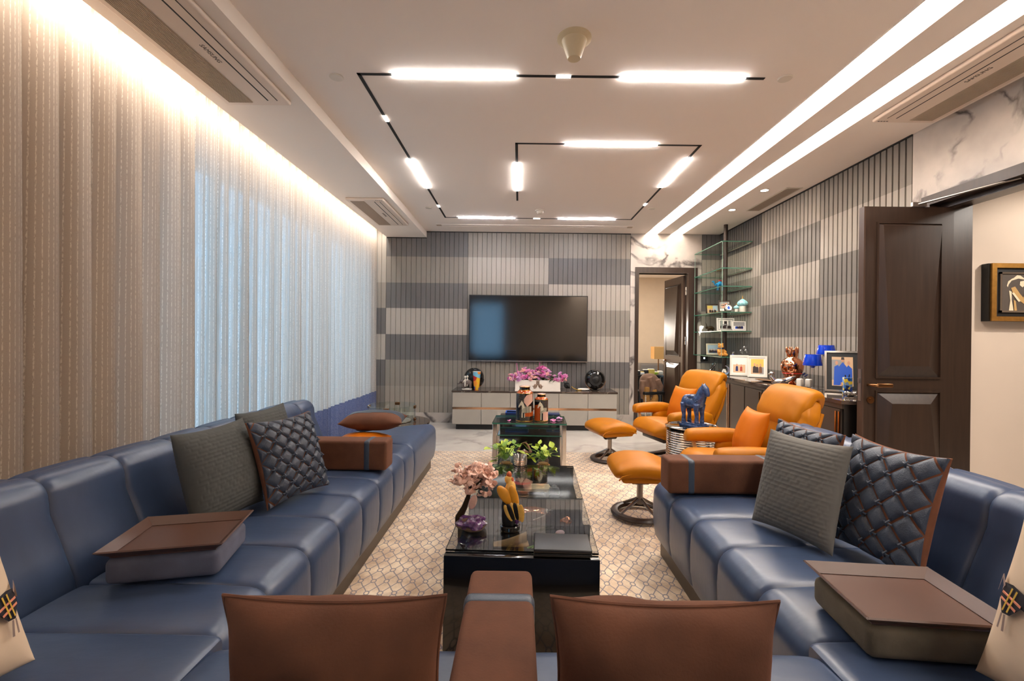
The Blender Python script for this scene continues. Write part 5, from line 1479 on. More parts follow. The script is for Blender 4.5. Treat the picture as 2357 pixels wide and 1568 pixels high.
lf_ = leaf_mesh('foliage_dark', .06); lf_.polygons.foreach_set('use_smooth', [True]*len(lf_.polygons))
for k in range(60):
    u = rnd.uniform(-1.15, 1.15)
    link('leaf', lf_, fb, (u*bw, rnd.uniform(-.08, .07), rnd.uniform(.135, .22)), (rnd.uniform(-.5, 1.2), rnd.uniform(-.8, .8), rnd.random()*6))
for x, h in ((-.28, .39), (.03, .40)):
    obj('bud_spike', tube([(x, 0, .14), (x-.01, 0, h*.8), (x-.02*(1 if x < 0 else 0), 0, h)], [.004, .005, .003], 6), 'bloom_magenta', fb)
# router and cables
p = az(1333, 893, ZC)
t = thing('wifi_router', 'flat white oval router with a yellow cable on the television cabinet', 'router', (p.x+.02, 6.56, ZC+.0005))
obj('body', xf(sq(.085, .06, .013, .7, 1, 28, 10), (0, 0, .016)), 'paper_white', t)
obj('foot', cyl(.03, .006, 20), 'paper_white', t)
obj('yellow_cable', tube([(-.03, -.05, .012), (-.08, -.055, .008), (-.14, -.02, .025), (-.17, .02, .05)], .004, 6), 'yellow_wire', t)
rnd = random.Random(5)
tag(obj('cable_coil', join(*[tube([(.045*math.cos(q+k)*(.7+.3*rnd.random()), .02*math.sin(q*2+k), .062+.042*math.sin(q+k*.7)) for q in [2*PI*i/20 for i in range(20)]], .0035, 5, True) for k in range(7)]), 'black_matt', None, (p.x-.22, 6.58, ZC+.003)), 'tangle of black cable between the flower box and the router', 'cable')

# ================================================================== SIDEBOARD ALONG THE RIGHT WALL
sd = thing('sideboard', 'long dark brown sideboard with a glossy marble top along the slatted side wall', 'sideboard', (0, 0, 0))
ZS = .838
F0, F1 = (2.655, 6.86), (2.435, 3.415)     # front edge, far and near
def fx(y): return F1[0]+(F0[0]-F1[0])*(y-F1[1])/(F0[1]-F1[1])
obj('top_slab', prism([(F1[0]-.012, F1[1]), (2.60, F1[1]-.055), (3.02, F1[1]-.055), (3.02, 6.88), (F0[0]-.012, 6.88)], ZS-.028, ZS), 'dark_marble', sd)
obj('carcass', prism([(fx(3.43)+.02, 3.43), (2.62, 3.385), (3.015, 3.385), (3.015, 6.87), (fx(6.86)+.02, 6.87)], .03, ZS-.03), 'cabinet_black', sd)
ys = [3.44, 3.86, 4.28, 4.70, 5.12, 5.54, 5.96, 6.40, 6.85]
for k in range(8):
    y0, y1 = ys[k]+.012, ys[k+1]-.012
    x0, x1 = fx(y0), fx(y1)
    d = obj('door', prism([(x0, y0), (x0+.02, y0), (x1+.02, y1), (x1, y1)], .06, ZS-.07), 'cabinet_brown', sd)
    if k % 2 == 1 or k == 0:
        xx = fx(ys[k])
        obj('bar_pull', join(box(xx-.016, xx-.004, ys[k]-.006, ys[k]+.006, .09, ZS-.085)), 'rose_metal', d)
        obj('bar_pull', join(box(xx-.016, xx-.004, ys[k]+.03, ys[k]+.042, .09, ZS-.085)), 'rose_metal', d)
obj('fascia', prism([(fx(3.43)+.004, 3.43), (fx(3.43)+.02, 3.43), (fx(6.86)+.02, 6.86), (fx(6.86)+.004, 6.86)], ZS-.066, ZS-.03), 'cabinet_brown', sd)

# glass corner shelves
gs_ = thing('glass_shelf_unit', 'corner stack of clear glass shelves around a black pole above the sideboard', 'shelf', (0, 0, 0))
SZ = [1.075, 1.415, 1.663, 2.0, 2.236, 2.586]
X0S, X1S, Y0S, Y1S = 2.63, 3.022, 5.92, 6.86
for z in SZ:
    sheet('glass_shelf', X0S, X1S, Y0S, Y1S, z-.010, z, gs_, 'shelf_glass', 'glass_edge')
obj('pole', cyl(.027, H-ZS-.002, 24), 'walnut_dark', gs_, (2.845, 6.30, ZS+.001))
for a, b in ((SZ[0], SZ[1]), (SZ[1], SZ[2]), (SZ[2], SZ[3]), (SZ[3], SZ[4]), (SZ[4], SZ[5])):
    obj('side_pane', box(X0S+.002, X0S+.008, Y0S+.002, Y1S-.01, a+.001, b-.011), ['pane_glass', 'glass_edge_pale'], gs_, midx=[1, 1, 1, 0, 1, 0])
for z in SZ[1:]:
    obj('wall_channel', box(3.005, 3.028, Y0S+.02, Y1S-.02, z-.022, z-.011), 'brushed_steel', gs_)

# ---- photographs: flat prints
def photo_frame(name, label, loc, yaw, w, h, frame, mount, pic, border=.016, mt=.018, lean=.2, depth=.014, group='framed photographs'):
    """pic: list of (polygon in 0..1 coords, material)"""
    t = thing(name, label, 'photo frame', Vector(loc)+Vector((0, 0, .004)), 0, group)
    R = Matrix.Rotation(yaw, 3, 'Z') @ Matrix.Rotation(-lean, 3, 'X')
    t.rotation_euler = R.to_euler()
    b = border
    fr = join(box(-w/2, w/2, -depth/2, depth/2, 0, b), box(-w/2, w/2, -depth/2, depth/2, h-b, h), box(-w/2, -w/2+b, -depth/2, depth/2, b, h-b), box(w/2-b, w/2, -depth/2, depth/2, b, h-b))
    obj('frame', fr, frame, t)
    obj('mount', box(-w/2+b, w/2-b, -.001, depth/2-.001, b, h-b), mount, t)
    W_, H_ = w-2*b-2*mt, h-2*b-2*mt
    for i, (poly, m) in enumerate(pic):
        y = -.0014-.0003*i
        v = [(-W_/2+W_*px, y, b+mt+H_*pz) for px, pz in poly]
        obj('print', (v, [tuple(range(len(v)))]), m, t)
    obj('stand', join(xf(box(-.012, .012, 0, .004, 0, h*.7), (0, depth/2, .01), (-lean*1.6, 0, 0))), 'black_matt', t)
    return t
FULL = [(0, 0), (1, 0), (1, 1), (0, 1)]
def rect(a, b, c, d): return [(a, b), (c, b), (c, d), (a, d)]
def people(n, y, s, seed, cloth, skin='photo_skin'):
    r = random.Random(seed); out = []
    for i in range(n):
        x = .15+.7*(i+.5)/n+r.uniform(-.02, .02); q = s*r.uniform(.9, 1.1)
        out.append(([(x-q*.28, y), (x+q*.28, y), (x+q*.24, y+q*.8), (x, y+q*.95), (x-q*.24, y+q*.8)], r.choice(cloth)))
        out.append((ellipse(x, y+q*1.12, q*.15, q*.2, 10), skin))
    return out
BEACH = [(FULL, 'photo_sand'), (rect(0, .55, 1, 1), 'paper_white')]
S = ZS+.001
p = az(1702, 865.5, S); photo_frame('photo_frame', 'pale framed beach photograph, the one beside the crescent figurine', (2.80, 5.78, S), math.radians(-24), .215, .262, 'porcelain', 'paper_white', BEACH+people(2, .1, .36, 1, ['photo_navy', 'photo_red']), .022, .016, .16)
photo_frame('photo_frame', 'pale framed family photograph, the one beside the shallow dish', (2.905, 5.54, S), math.radians(-24), .215, .262, 'porcelain', 'paper_white', [(FULL, 'photo_sand'), (rect(0, .5, 1, 1), 'photo_yellow'), (rect(.7, 0, 1, .45), 'photo_grey')]+people(3, .08, .45, 2, ['photo_dark', 'photo_brown']), .022, .016, .16)
t = thing('crescent_figurine', 'silver crescent moon with two white birds on the sideboard', 'figurine', (2.69, 5.95, S), math.radians(-24))
cm = []
n = 22
o_ = [(.062*math.cos(q), .062+.062*math.sin(q)) for q in [math.radians(75-270*i/n) for i in range(n+1)]]
i_ = [(-.012+.050*math.cos(q)*.98+.004, .070+.050*math.sin(q)) for q in [math.radians(75-270*i/n) for i in range(n+1)]]
v = [(x, -.012, z) for x, z in o_]+[(x, -.012, z) for x, z in i_]+[(x, .012, z) for x, z in o_]+[(x, .012, z) for x, z in i_]
f = []
for i in range(n):
    A, B_, C_, D_ = i, i+1, n+1+i+1, n+1+i; k = 2*(n+1)
    f += [(A, B_, C_, D_), (k+D_, k+C_, k+B_, k+A), (B_, A, k+A, k+B_), (D_, C_, k+C_, k+D_)]
obj('crescent', (v, f), 'silver', t)
for x, m in ((-.018, 1), (.010, -1)):
    obj('bird', fuse(join(xf(sq(.014, .012, .022, 1, 1, 14, 10), (x, -.004, .042), (0, .3*m, 0)), xf(sq(.009, .009, .009, 1, 1, 12, 8), (x+.004*m, -.004, .068)), xf(lathe([(.004, 0), (.0008, .010)], 6), (x+.010*m, -.004, .067), (0, 1.4*m, 0))), .0025), 'porcelain', t)
t = thing('desk_phone', 'black sculptural phone handset with a tilted disc at the far end of the sideboard', 'phone', (2.715, 6.42, S), math.radians(-20))
obj('base', lathe([(.045, 0), (.047, .004), (.03, .010), (.008, .014)], 24), 'black_gloss', t)
obj('tilted_disc', xf(sq(.085, .075, .014, .8, 1, 28, 10), (.02, 0, .085), (0, math.radians(-58), .2)), 'black_gloss', t)
obj('silver_strut', tube([(.03, 0, .01), (.05, 0, .045), (.035, 0, .075)], .008, 8), 'silver', t)
p = az(1768, 872, S)
t = thing('shallow_dish', 'flat brown oval dish on the sideboard beside the silver bird', 'dish', (2.75, 5.02, S), math.radians(10))
obj('dish', xf(lathe([(.06, 0), (.10, .006), (.15, .016), (.148, .018), (.10, .009), (.001, .004)], 32), sc=(.75, 1, 1)), 'bronze', t)
bsh = fuse(join(xf(sq(.085, .036, .034, 1, 1), (0, 0, .04), (0, -.15, 0)), tube([(-.06, 0, .05), (-.085, 0, .085), (-.075, 0, .115)], [.024, .018, .017], 10), xf(sq(.026, .02, .02, 1, 1), (-.078, 0, .118)), tube([(-.095, 0, .116), (-.118, 0, .105)], [.010, .003], 8), tube([(.05, .0, .05), (.10, 0, .08), (.135, 0, .10)], [.03, .02, .004], 10)), .0045)
t = thing('silver_bird', 'mirror silver bird ornament on the sideboard in front of the copper vase', 'ornament', (2.625, 4.56, S), math.radians(-18))
obj('body', bsh, 'silver', t, sharp=1.2)
p = az(1824, 886, S)
t = thing('copper_vase', 'shiny copper vase with a crowned neck and a tasselled cord on the sideboard', 'vase', (2.80, 4.66, S))
obj('body', lathe([(.055, 0), (.057, .006), (.030, .022), (.022, .038), (.045, .055), (.075, .085), (.086, .115), (.088, .118), (.100, .150), (.106, .19), (.098, .232), (.072, .262), (.050, .275), (.046, .285)], 36), 'copper', t)
obj('neck_crown', lathe([(.046, .283), (.052, .30), (.053, .355), (.050, .362), (.046, .355), (.043, .30), (.001, .29)], 32), 'copper', t)
for k in range(5): obj('crown_lobe', xf(sq(.014, .009, .034, 1, 1, 12, 8), (.050*math.cos(k*1.257+.3), .050*math.sin(k*1.257+.3), .355), (0, 0, k*1.257+.3)), 'copper', t)
obj('waist_cord', torus(.089, .004, 32, 6, .118), 'red_enamel', t)
obj('tassel', join(xf(sq(.009, .009, .018, .8, 1, 10, 8), (.078, -.068, .115), (.3, .6, 0)), xf(sq(.007, .007, .022, .8, 1, 10, 8), (.093, -.076, .10), (.3, .9, 0))), 'photo_navy', t)
for k, (x, y, h) in enumerate(((2.72, 4.40, .085), (2.80, 4.39, .082))):
    tag(obj('crystal_block', fuse(rbox(.052, .052, h, .014, 3, (0, 0, h/2)), .006) if False else rbox(.05, .05, h, .012, 3, (0, 0, h/2)), 'crystal_white', None, (x, y, S), (0, 0, .5)), ('white crystal candle block in front of the copper vase', 'white crystal candle block beside the stem of the shorter blue lamp')[k], 'candle holder', 'crystal candle blocks')
def goblet_lamp(label, loc, h, sw, q):
    t = thing('glass_lamp', label, 'candle lamp', loc, 0, 'blue shaded glass stem lamps')
    obj('foot', lathe([(.054, 0), (.055, .002), (.03, .008), (.010, .018), (.0075, .03)], 30), 'crystal', t)
    obj('stem', lathe([(.0075, .028), (.0065, h*q*.5), (.009, h*q*.8), (.014, h*(q-.065))], 16), 'crystal', t)
    obj('cup', lathe([(.014, h*(q-.07)), (.022, h*(q-.032)), (.034, h*(q-.018)), (.07, h*(q-.003)), (.0695, h*q), (.03, h*(q-.012)), (.001, h*(q-.025))], 30), 'blue_shade', t)
    obj('shade', lathe([(sw, h*(q-.002)), (sw+.001, h*(q+.004)), (sw*.79, h), (sw*.785, h), (sw-.003, h*(q+.004))], 40), 'blue_glass_deep', t)
    return t
mat('blue_glass_deep', rgb(8, 66, 214), 0.12, coat=0.8)
goblet_lamp('glass stem lamp with a blue shade, the shorter of the two on the sideboard', (2.725, 4.22, S), .322, .080, .69)
goblet_lamp('glass stem lamp with a blue shade, the taller of the two on the sideboard', (2.86, 4.235, S), .41, .080, .795)
GOWN = [(FULL, 'photo_sand'), (rect(.0, .2, .6, .9), 'photo_grey')]+[([(.08, .02), (.38, .02), (.42, .55), (.3, .72), (.12, .66)], 'photo_blue'), ([(.34, .04), (.68, .04), (.7, .66), (.52, .82), (.34, .66)], 'photo_blue'), ([(.64, .02), (.96, .02), (.95, .6), (.78, .72), (.66, .6)], 'photo_blue'),
        (ellipse(.23, .79, .07, .07), 'photo_skin'), (ellipse(.52, .89, .08, .075), 'photo_skin'), (ellipse(.8, .79, .07, .07), 'photo_skin'), (rect(.42, .0, .6, .12), 'photo_skin'), ([(.44, .9), (.6, .9), (.58, .99), (.46, .99)], 'photo_dark')]
photo_frame('photo_frame', 'large silver frame with three people in blue gowns on the sideboard', (2.825, 3.965, S), math.radians(-32), .262, .375, 'silver', 'black_matt', GOWN, .016, .038, .34, .018)
photo_frame('photo_frame', 'gilt frame standing directly behind the blue gown photograph', (2.972, 4.09, S), math.radians(-40), .13, .36, 'gold', 'black_matt', [(FULL, 'photo_brown')]+people(2, .1, .4, 5, ['photo_navy']), .02, .03, .32, .018)
photo_frame('photo_frame', 'beaded frame with a dark blue picture half hidden by the open door', (2.945, 3.80, S), math.radians(-45), .17, .36, 'rose_metal', 'photo_navy', [(FULL, 'photo_navy')]+people(2, .1, .4, 6, ['photo_blue']), .02, .03, .30, .018)
patch_mat('starry_patches', [rgb(30, 70, 150), rgb(226, 196, 60), rgb(60, 120, 190), rgb(20, 40, 90), rgb(120, 150, 190)], 40)
t = thing('painted_holder', 'small blue and yellow patterned pen holder in front of the silver frame', 'holder', (2.745, 3.80, S), math.radians(-20))
obj('case', rbox(.06, .05, .145, .004, 2, (0, 0, .0725)), 'starry_patches', t)
obj('pens', join(tube([(.01, 0, .14), (.015, 0, .17)], .004, 6), tube([(-.01, .005, .14), (-.014, .005, .165)], .004, 6)), 'black_matt', t)
t = thing('lotus_dish', 'small silver lotus dish at the near end of the sideboard', 'dish', (2.70, 3.70, S))
obj('bowl', join(lathe([(.02, 0), (.03, .008), (.034, .02), (.03, .02), (.001, .006)], 18), *[xf(sq(.014, .005, .016, 1, 1, 10, 6), (.032*math.cos(k*.785), .032*math.sin(k*.785), .022), (0, .4, k*.785)) for k in range(8)]), 'silver', t)
tag(obj('pink_box', rbox(.06, .05, .04, .004, 2, (0, 0, .02)), 'bloom_blush', None, (2.80, 3.68, S), (0, 0, .2)), 'little salmon pink box beside the silver lotus dish', 'box')

# ---- things on the glass shelves (front edge of the shelves at Y 5.92)
def sh_at(px, z, Y): 
    return Vector((ray(px, 700)[0]*Y, Y, z+.001))
Z1_, Z2_, Z3_, Z4_, Z5_, Z6_ = SZ
q = sh_at(1641, Z1_, 6.35)
photo_frame('photo_frame', 'cream frame with a crowd photograph behind the teddy bear', sh_at(1644, Z1_, 6.62), math.radians(-6), .20, .165, 'cream', 'cream', [(FULL, 'photo_sky')]+people(6, .05, .34, 8, ['photo_dark', 'photo_navy', 'photo_red']), .014, .008, .2)
t = thing('teddy_bear', 'brown plush teddy bear sitting on the lowest glass shelf', 'toy', sh_at(1660, Z1_, 6.17), math.radians(-70))
obj('body', fuse(join(xf(sq(.042, .045, .055, 1, 1), (0, 0, .06)), xf(sq(.036, .038, .036, 1, 1), (0, 0, .135)), xf(sq(.012, .014, .014, 1, 1), (0, .032, .165)), xf(sq(.012, .014, .014, 1, 1), (0, -.032, .165)), xf(sq(.016, .016, .014, 1, 1), (.032, 0, .125)),
        *[tube([(.01, s*.03, .03), (.06, s*.035, .02), (.075, s*.035, .028)], [.024, .021, .02], 10) for s in (-1, 1)], *[tube([(0, s*.04, .085), (.025, s*.055, .06), (.045, s*.05, .05)], [.018, .016, .016], 10) for s in (-1, 1)]), .005), 'teddy_plush', t)
obj('neck_ribbon', torus(.034, .008, 22, 6, .103), 'photo_navy', t)
t = thing('candle_glass', 'tiny glass tealight holder on the lowest glass shelf', 'candle holder', sh_at(1688, Z1_, 6.05))
obj('saucer', lathe([(.03, 0), (.055, .006), (.054, .008), (.001, .003)], 24), 'crystal', t); obj('cup', lathe([(.012, .006), (.02, .02), (.024, .06), (.022, .06), (.001, .012)], 18), 'crystal', t); obj('wax', cyl(.012, .02, 14), 'photo_blue', t, (0, 0, .012))
t = thing('glass_ornament', 'clear blown glass hearts ornament on the lowest glass shelf', 'ornament', sh_at(1714, Z1_, 6.03))
for x, z, s in ((-.035, .07, .03), (.01, .11, .034), (.03, .075, .03)):
    obj('glass_heart', xf(sq(s, s*.6, s*1.15, 1, 1, 14, 10), (x, 0, z)), 'crystal', t); obj('stem', tube([(x, 0, z-.03), (x*.8, 0, .0)], .004, 6), 'crystal', t)
t = thing('ox_figurine', 'dark bronze ox figurine on the second lowest glass shelf', 'figurine', sh_at(1636, Z2_, 6.66), math.radians(-10))
obj('body', fuse(join(xf(sq(.05, .026, .03, 1, 1), (0, 0, .055)), xf(sq(.02, .02, .022, 1, 1), (-.052, 0, .062)), *[tube([(x, y, .05), (x, y, .004)], [.014, .010], 8) for x in (-.03, .03) for y in (-.014, .014)], tube([(-.05, 0, .08), (-.06, 0, .115), (-.075, 0, .14)], [.007, .005, .002], 6), tube([(.045, 0, .06), (.058, 0, .03)], [.008, .005], 6)), .004), 'bark_bronze', t)
photo_frame('photo_frame', 'white framed black and white group photograph on the second lowest shelf', sh_at(1671, Z2_, 6.15), 0, .235, .172, 'paper_white', 'photo_grey', [(FULL, 'paper_white'), (rect(.1, .3, .3, .9), 'photo_grey'), (rect(.7, .3, .85, .9), 'photo_grey'), (rect(.4, .3, .6, .85), 'photo_dark')]+people(7, .05, .36, 9, ['photo_dark', 'photo_grey'], 'photo_grey'), .012, .010, .08)
photo_frame('photo_frame', 'smaller white framed bluish group photograph on the second lowest shelf', sh_at(1702, Z2_, 6.03), 0, .172, .125, 'paper_white', 'photo_grey', [(FULL, 'paper_white'), (rect(0, .5, 1, 1), 'photo_grey')]+people(5, .1, .38, 10, ['photo_dark', 'photo_navy', 'photo_blue'], 'photo_grey'), .010, .006, .08)
photo_frame('photo_frame', 'dark wooden frame with an outdoor photograph on the third shelf', sh_at(1641, Z3_, 6.64), math.radians(-4), .19, .155, 'walnut_dark', 'cream', [(FULL, 'photo_sand'), (rect(.0, .6, .5, 1), 'photo_yellow'), (rect(.55, .3, 1, 1), 'photo_sky')]+people(3, .05, .4, 12, ['photo_red', 'photo_dark']), .018, .004, .22)
photo_frame('photo_frame', 'dark wooden frame with two people in sunglasses on the third shelf', sh_at(1668, Z3_, 6.12), math.radians(-8), .155, .16, 'walnut_dark', 'cream', [(FULL, 'photo_grey'), (ellipse(.3, .55, .2, .28), 'photo_skin'), (ellipse(.68, .62, .2, .28), 'photo_skin'), (rect(.12, .56, .48, .66), 'photo_dark'), (rect(.5, .62, .86, .72), 'photo_dark'), (rect(.0, 0, .45, .22), 'paper_white'), (rect(.45, 0, 1, .3), 'photo_dark')], .016, .004, .15)
t = thing('oval_frame', 'small oval silver frame leaning at the pole on the third shelf', 'photo frame', sh_at(1678, Z3_, 6.0), 0, 'framed photographs', (-.25, 0, -.1))
obj('frame', xf(torus(.042, .008, 30, 8), (0, 0, .06), (PI/2, 0, 0), (.9, 1, 1.2)), 'silver', t)
obj('mount', xf(cyl(.040, .006, 26), (0, .004, .06), (PI/2, 0, 0), (.9, 1, 1.2)), 'paper_white', t)
obj('print', xf(cyl(.022, .0015, 20), (0, -.0015, .058), (PI/2, 0, 0), (.7, 1, 1.2)), 'photo_blue', t)
def dome_jar(label, loc, s):
    t = thing('dome_jar', label, 'jar', loc, 0, 'onion dome jars')
    obj('body', xf(lathe([(.036, 0), (.038, .003), (.038, .075), (.036, .08)], 28), sc=s), 'porcelain', t)
    def fn(u, v):
        prof = [(.034, .078), (.056, .095), (.062, .115), (.050, .14), (.026, .158), (.008, .172)]
        k = v*(len(prof)-1); i = min(int(k), len(prof)-2); w = k-i
        r = prof[i][0]*(1-w)+prof[i+1][0]*w; z = prof[i][1]*(1-w)+prof[i+1][1]*w
        a = 2*PI*u; r *= 1+.06*math.cos(18*a+6*v)
        return (r*math.cos(a)*s, r*math.sin(a)*s, z*s)
    l = obj('dome_lid', grid(72, 20, fn, True), 'dome_blue', t, sharp=None); l.data.polygons.foreach_set('use_smooth', [True]*len(l.data.polygons))
    obj('finial', xf(lathe([(.008, .168), (.010, .18), (.005, .19), (.004, .205), (.001, .215)], 14), sc=s), 'gold', l)
    return t
dome_jar('small jar with a turquoise onion dome lid on the third shelf', sh_at(1695, Z3_, 6.02), .54)
dome_jar('larger jar with a turquoise onion dome lid on the third shelf', sh_at(1709, Z3_, 6.02), 1.03)
cmel = fuse(join(xf(sq(.055, .026, .03, 1, 1), (0, 0, .10)), xf(sq(.024, .02, .024, 1, 1), (.0, 0, .132)), tube([(-.045, 0, .10), (-.075, 0, .085), (-.092, 0, .105), (-.098, 0, .135)], [.018, .013, .010, .010], 8), tube([(-.095, 0, .138), (-.118, 0, .132), (-.13, 0, .126)], [.012, .010, .007], 8),
        *[tube([(x, y, .09), (x+.004, y, .05), (x, y, .003)], [.016, .009, .010], 8) for x in (-.036, .038) for y in (-.014, .014)], tube([(.052, 0, .105), (.06, 0, .07)], [.006, .003], 6)), .0038)
t = thing('camel_figurine', 'turquoise camel figurine with a red saddle on the fourth glass shelf', 'figurine', sh_at(1657, Z4_, 6.50), math.radians(4))
obj('body', xf(cmel, sc=.95), 'turquoise_glaze', t, sharp=1.2)
obj('saddle', xf(sq(.026, .026, .010, .8, .9, 14, 8), (0, 0, .140)), 'red_enamel', t)
fsh = fuse(join(xf(sq(.075, .02, .034, 1, 1), (0, 0, .038)), tube([(-.06, 0, .04), (-.10, 0, .055), (-.13, 0, .085)], [.02, .014, .004], 8), tube([(-.09, 0, .045), (-.12, 0, .03)], [.012, .003], 8), tube([(.0, 0, .06), (-.01, 0, .09)], [.018, .004], 8)), .0045)
t = thing('glass_fish', 'clear and gold glass fish on the fifth shelf', 'ornament', sh_at(1657, Z5_, 6.50), math.radians(5))
obj('body', fsh, 'crystal', t, sharp=1.2)
obj('gold_back', xf(sq(.068, .016, .02, 1, 1, 20, 10), (.012, 0, .048)), 'gold', t)
t = thing('wall_thermostat', 'small black wall controller with a lit dot under the glass shelves', 'controller', (2.80, 6.886, 1.02))
obj('body', box(-.055, .055, -.012, 0, -.045, .045), 'black_matt', t); obj('status_dot', box(-.01, .01, -.0135, -.012, -.012, .012), 'status_led', t)

# ================================================================== STUDY BEYOND THE DOORWAY
t = thing('study_sofa', 'dark sofa against the far wall of the study', 'sofa', (2.3, 9.9, 0))
obj('seat', rbox(1.9, .8, .4, .05, 3, (0, 0, .2)), 'satin_grey', t); obj('backrest', rbox(1.9, .2, .75, .06, 3, (0, .32, .40)), 'satin_grey', t)
for k, (x, lb) in enumerate(((1.86, 'grey satin cushion at the edge of the study doorway'), (2.36, 'grey satin cushion in the middle of the study sofa'))):
    o = thing('cushion', lb, 'cushion', group='grey satin cushions in the study')
    q = obj('cover', pillow(.46, .4, .18, 16), 'satin_grey', o, sharp=None); q.data.polygons.foreach_set('use_smooth', [True]*len(q.data.polygons))
    place(o, (x, 9.52, .42), .25, 0, .4)
t = thing('study_table', 'dark fluted table piled with papers in the study', 'table', (2.2, 8.55, 0))
obj('table_top', rbox(1.1, .5, .04, .006, 2, (0, 0, .63)), 'black_lacquer', t)
for k in range(20): obj('flute', cyl(.025, .60, 8), 'black_matt', t, (-.5+.0525*k, -.16, .004))
rnd = random.Random(33)
stuff_c = ['paper_white', 'pale_box', 'photo_yellow', 'black_matt', 'cream', 'photo_red', 'leaf_lime']
names = [('paper_stack', 'stack of white paper'), ('document_box', 'black document box'), ('book', 'yellow book'), ('snack_pack', 'coloured packet'), ('paper_stack', 'loose pale papers'), ('document_box', 'low black tray')]
for k in range(11):
    nm, d = names[k % 6]
    x = -.46+.092*k; w = rnd.uniform(.08, .13); h = rnd.uniform(.03, .14)
    c = ['paper_white', 'black_matt', 'photo_yellow', 'leaf_lime', 'cream', 'black_matt'][k % 6]
    t = thing(nm, d+' on the study table, %s item along from the blue chair' % ['first', 'second', 'third', 'fourth', 'fifth', 'sixth', 'seventh', 'eighth', 'ninth', 'tenth', 'eleventh'][k], nm.replace('_', ' '), (2.2+x, 8.48+rnd.uniform(-.08, .1), .651), 0, 'clutter on the study table')
    obj('body', rbox(w*.85, .11, h, .004, 1, (0, 0, h/2)), c, t); obj('top_sheet', rbox(w*.8, .1, .006, .002, 1, (0, 0, h+.0035)), 'paper_white' if c != 'paper_white' else 'photo_yellow', t)
t = thing('table_lamp', 'table lamp with a gold coloured square shade in the study', 'lamp', (2.76, 9.0, 0))
obj('shade', join(box(-.12, .12, -.12, .12, .92, 1.16)), 'lamp_shade_gold', t); obj('stem', cyl(.012, .30, 12), 'bronze', t, (0, 0, .62)); obj('base_box', rbox(.26, .22, .62, .008, 2, (0, 0, .31)), 'pale_box', t)
t = thing('draped_chair', 'chair in the study draped with tan and mustard coats', 'chair', (2.22, 7.75, 0), .3)
ch = fuse(join(xf(sq(.17, .11, .17, .8, .8, 24, 14), (0, 0, .55)), tube([(-.16, -.06, .6), (-.18, -.08, .45), (-.15, -.09, .30)], [.05, .06, .05], 10), tube([(.1, -.09, .62), (.16, -.1, .5), (.14, -.08, .36)], [.05, .05, .04], 10), tube([(-.05, -.1, .66), (0, -.13, .5), (-.03, -.12, .33)], [.05, .05, .05], 10)), .012)
obj('tan_coat', ch, 'coat_tan', t, sharp=1.3)
obj('mustard_coat', fuse(join(tube([(-.12, -.12, .50), (-.14, -.14, .36), (-.11, -.13, .2)], [.05, .06, .06], 10), tube([(.0, -.14, .46), (.02, -.15, .32), (0, -.14, .2)], [.05, .06, .06], 10)), .012), 'coat_mustard', t, sharp=1.3)
obj('seat', rbox(.4, .4, .05, .01, 2, (0, 0, .40)), 'black_matt', t)
for x in (-.17, .17):
    for y in (-.17, .17): obj('leg', cyl(.015, .38, 8), 'chrome', t, (x, y, .001))
tag(obj('blue_chair_back', xf(rbox(.04, .34, .46, .02, 3), (0, 0, .24), (0, -.2, 0)), 'teal_plastic', None, (1.88, 7.7, .30)), 'dark blue chair back just inside the study doorway', 'chair')
tag(obj('white_side_shelf', join(box(-.12, .12, -.1, .1, .0, .02), tube([(0, 0, 0), (0, 0, -.55)], .014, 8)), 'paper_white', None, (1.93, 8.1, .56)), 'small white stand with a thin leg inside the study doorway', 'stand')
area('study_lamp', (1.55, 9.7, 1.5), (0, math.radians(60), math.radians(60)), .25, .5, 13, WARM)
area('study_ceiling', (2.6, 8.6, 2.70), (0, 0, 0), .8, .8, 13, WARM)

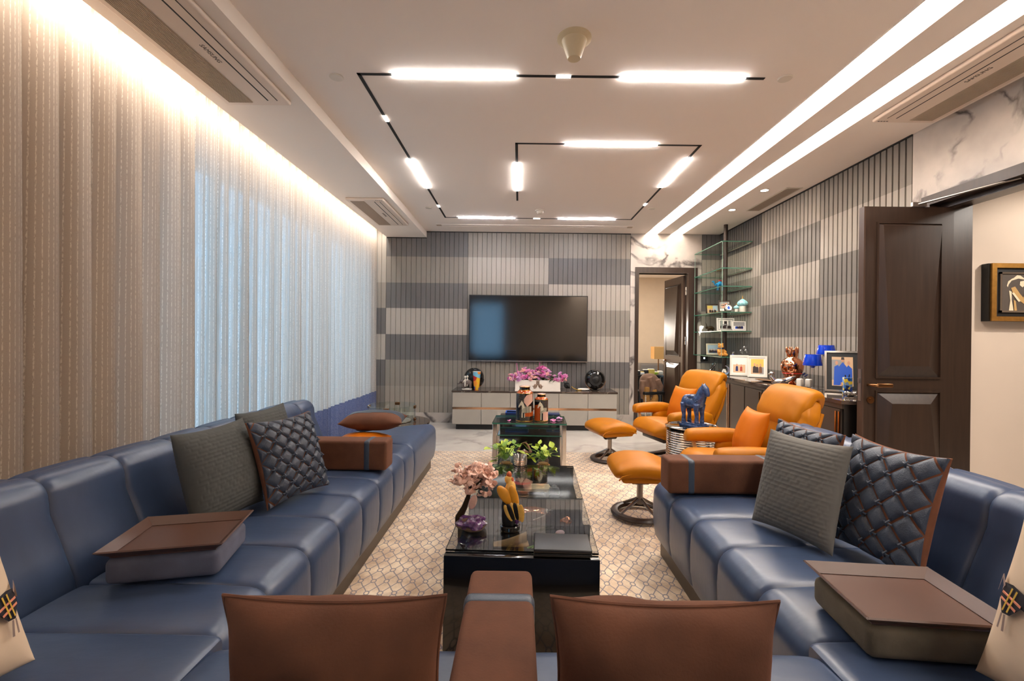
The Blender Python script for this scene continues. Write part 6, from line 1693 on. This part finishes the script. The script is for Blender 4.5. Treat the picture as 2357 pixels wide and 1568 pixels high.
# ================================================================== CORRIDOR PICTURE
pc = thing('framed_picture', 'gold framed picture of a figure in a wide hat hanging in the corridor', 'picture', (0, 0, 0))
PYY = 3.435
a = ay(2278, 606, PYY-.06); b = ay(2357, 740, PYY-.06)
px0, pz1, pz0 = a.x, a.z, b.z
pw = (pz1-pz0)*1.0; px1 = px0+pw; cw = .034
obj('back_frame', box(px0, px1, PYY-.055, PYY, pz0, pz1), 'black_matt', pc)
obj('gold_frame', join(box(px0+.012, px1, PYY-.07, PYY-.055, pz0, pz0+cw), box(px0+.012, px1, PYY-.07, PYY-.055, pz1-cw, pz1), box(px0+.012, px0+.012+cw, PYY-.07, PYY-.055, pz0+cw, pz1-cw), box(px1-cw, px1, PYY-.07, PYY-.055, pz0+cw, pz1-cw)), 'old_gold', pc)
ix0, ix1, iz0, iz1 = px0+.075, px1-.075, pz0+.065, pz1-.065
obj('inner_frame', join(box(ix0, ix1, PYY-.066, PYY-.056, iz0, iz0+.014), box(ix0, ix1, PYY-.066, PYY-.056, iz1-.014, iz1), box(ix0, ix0+.014, PYY-.066, PYY-.056, iz0, iz1), box(ix1-.014, ix1, PYY-.066, PYY-.056, iz0, iz1)), 'silver', pc)
bx0, bx1, bz0, bz1 = ix0+.014, ix1-.014, iz0+.014, iz1-.014
obj('canvas', box(bx0, bx1, PYY-.059, PYY-.056, bz0, bz1), 'painting_bg', pc)
def brush(poly, m, k):
    obj('painted_shape', ([(bx0+(bx1-bx0)*x, PYY-.0595-.0004*k, bz0+(bz1-bz0)*z) for x, z in poly], [tuple(range(len(poly)))]), m, pc)
brush([(.16, .68), (.2, .8), (.32, .88), (.5, .93), (.62, .9), (.86, .84), (.92, .74), (.84, .72), (.78, .84), (.5, .88), (.3, .82), (.22, .72), (.19, .64)], 'painting_cream', 1)
brush([(.30, .85), (.46, .97), (.56, .96), (.68, .88), (.5, .9)], 'painting_cream', 2)
brush([(.55, .80), (.66, .82), (.72, .72), (.62, .64), (.54, .70)], 'painting_cream', 3)
brush([(.28, .62), (.40, .66), (.55, .46), (.80, .20), (.74, .14), (.50, .30), (.34, .48)], 'painting_tan', 4)
brush([(.22, .55), (.30, .52), (.30, .30), (.36, .0), (.22, .0), (.26, .28)], 'painting_cream', 5)
brush([(.36, .30), (.42, .26), (.46, .0), (.38, .0)], 'painting_tan', 6)
brush([(.64, .36), (.72, .56), (.88, .44), (.94, .34), (.80, .26)], 'painting_tan', 7)
brush([(.30, .48), (.36, .50), (.56, .26), (.50, .24)], 'painting_cream', 8)
spot('picture_light', (4.35, 2.2, 2.7), (math.radians(42), 0, math.radians(22)), 28, math.radians(80), WARM, .5, .02)
area('corridor_light', (4.6, 1.8, 2.73), (0, 0, 0), .6, .6, 6, WARM)
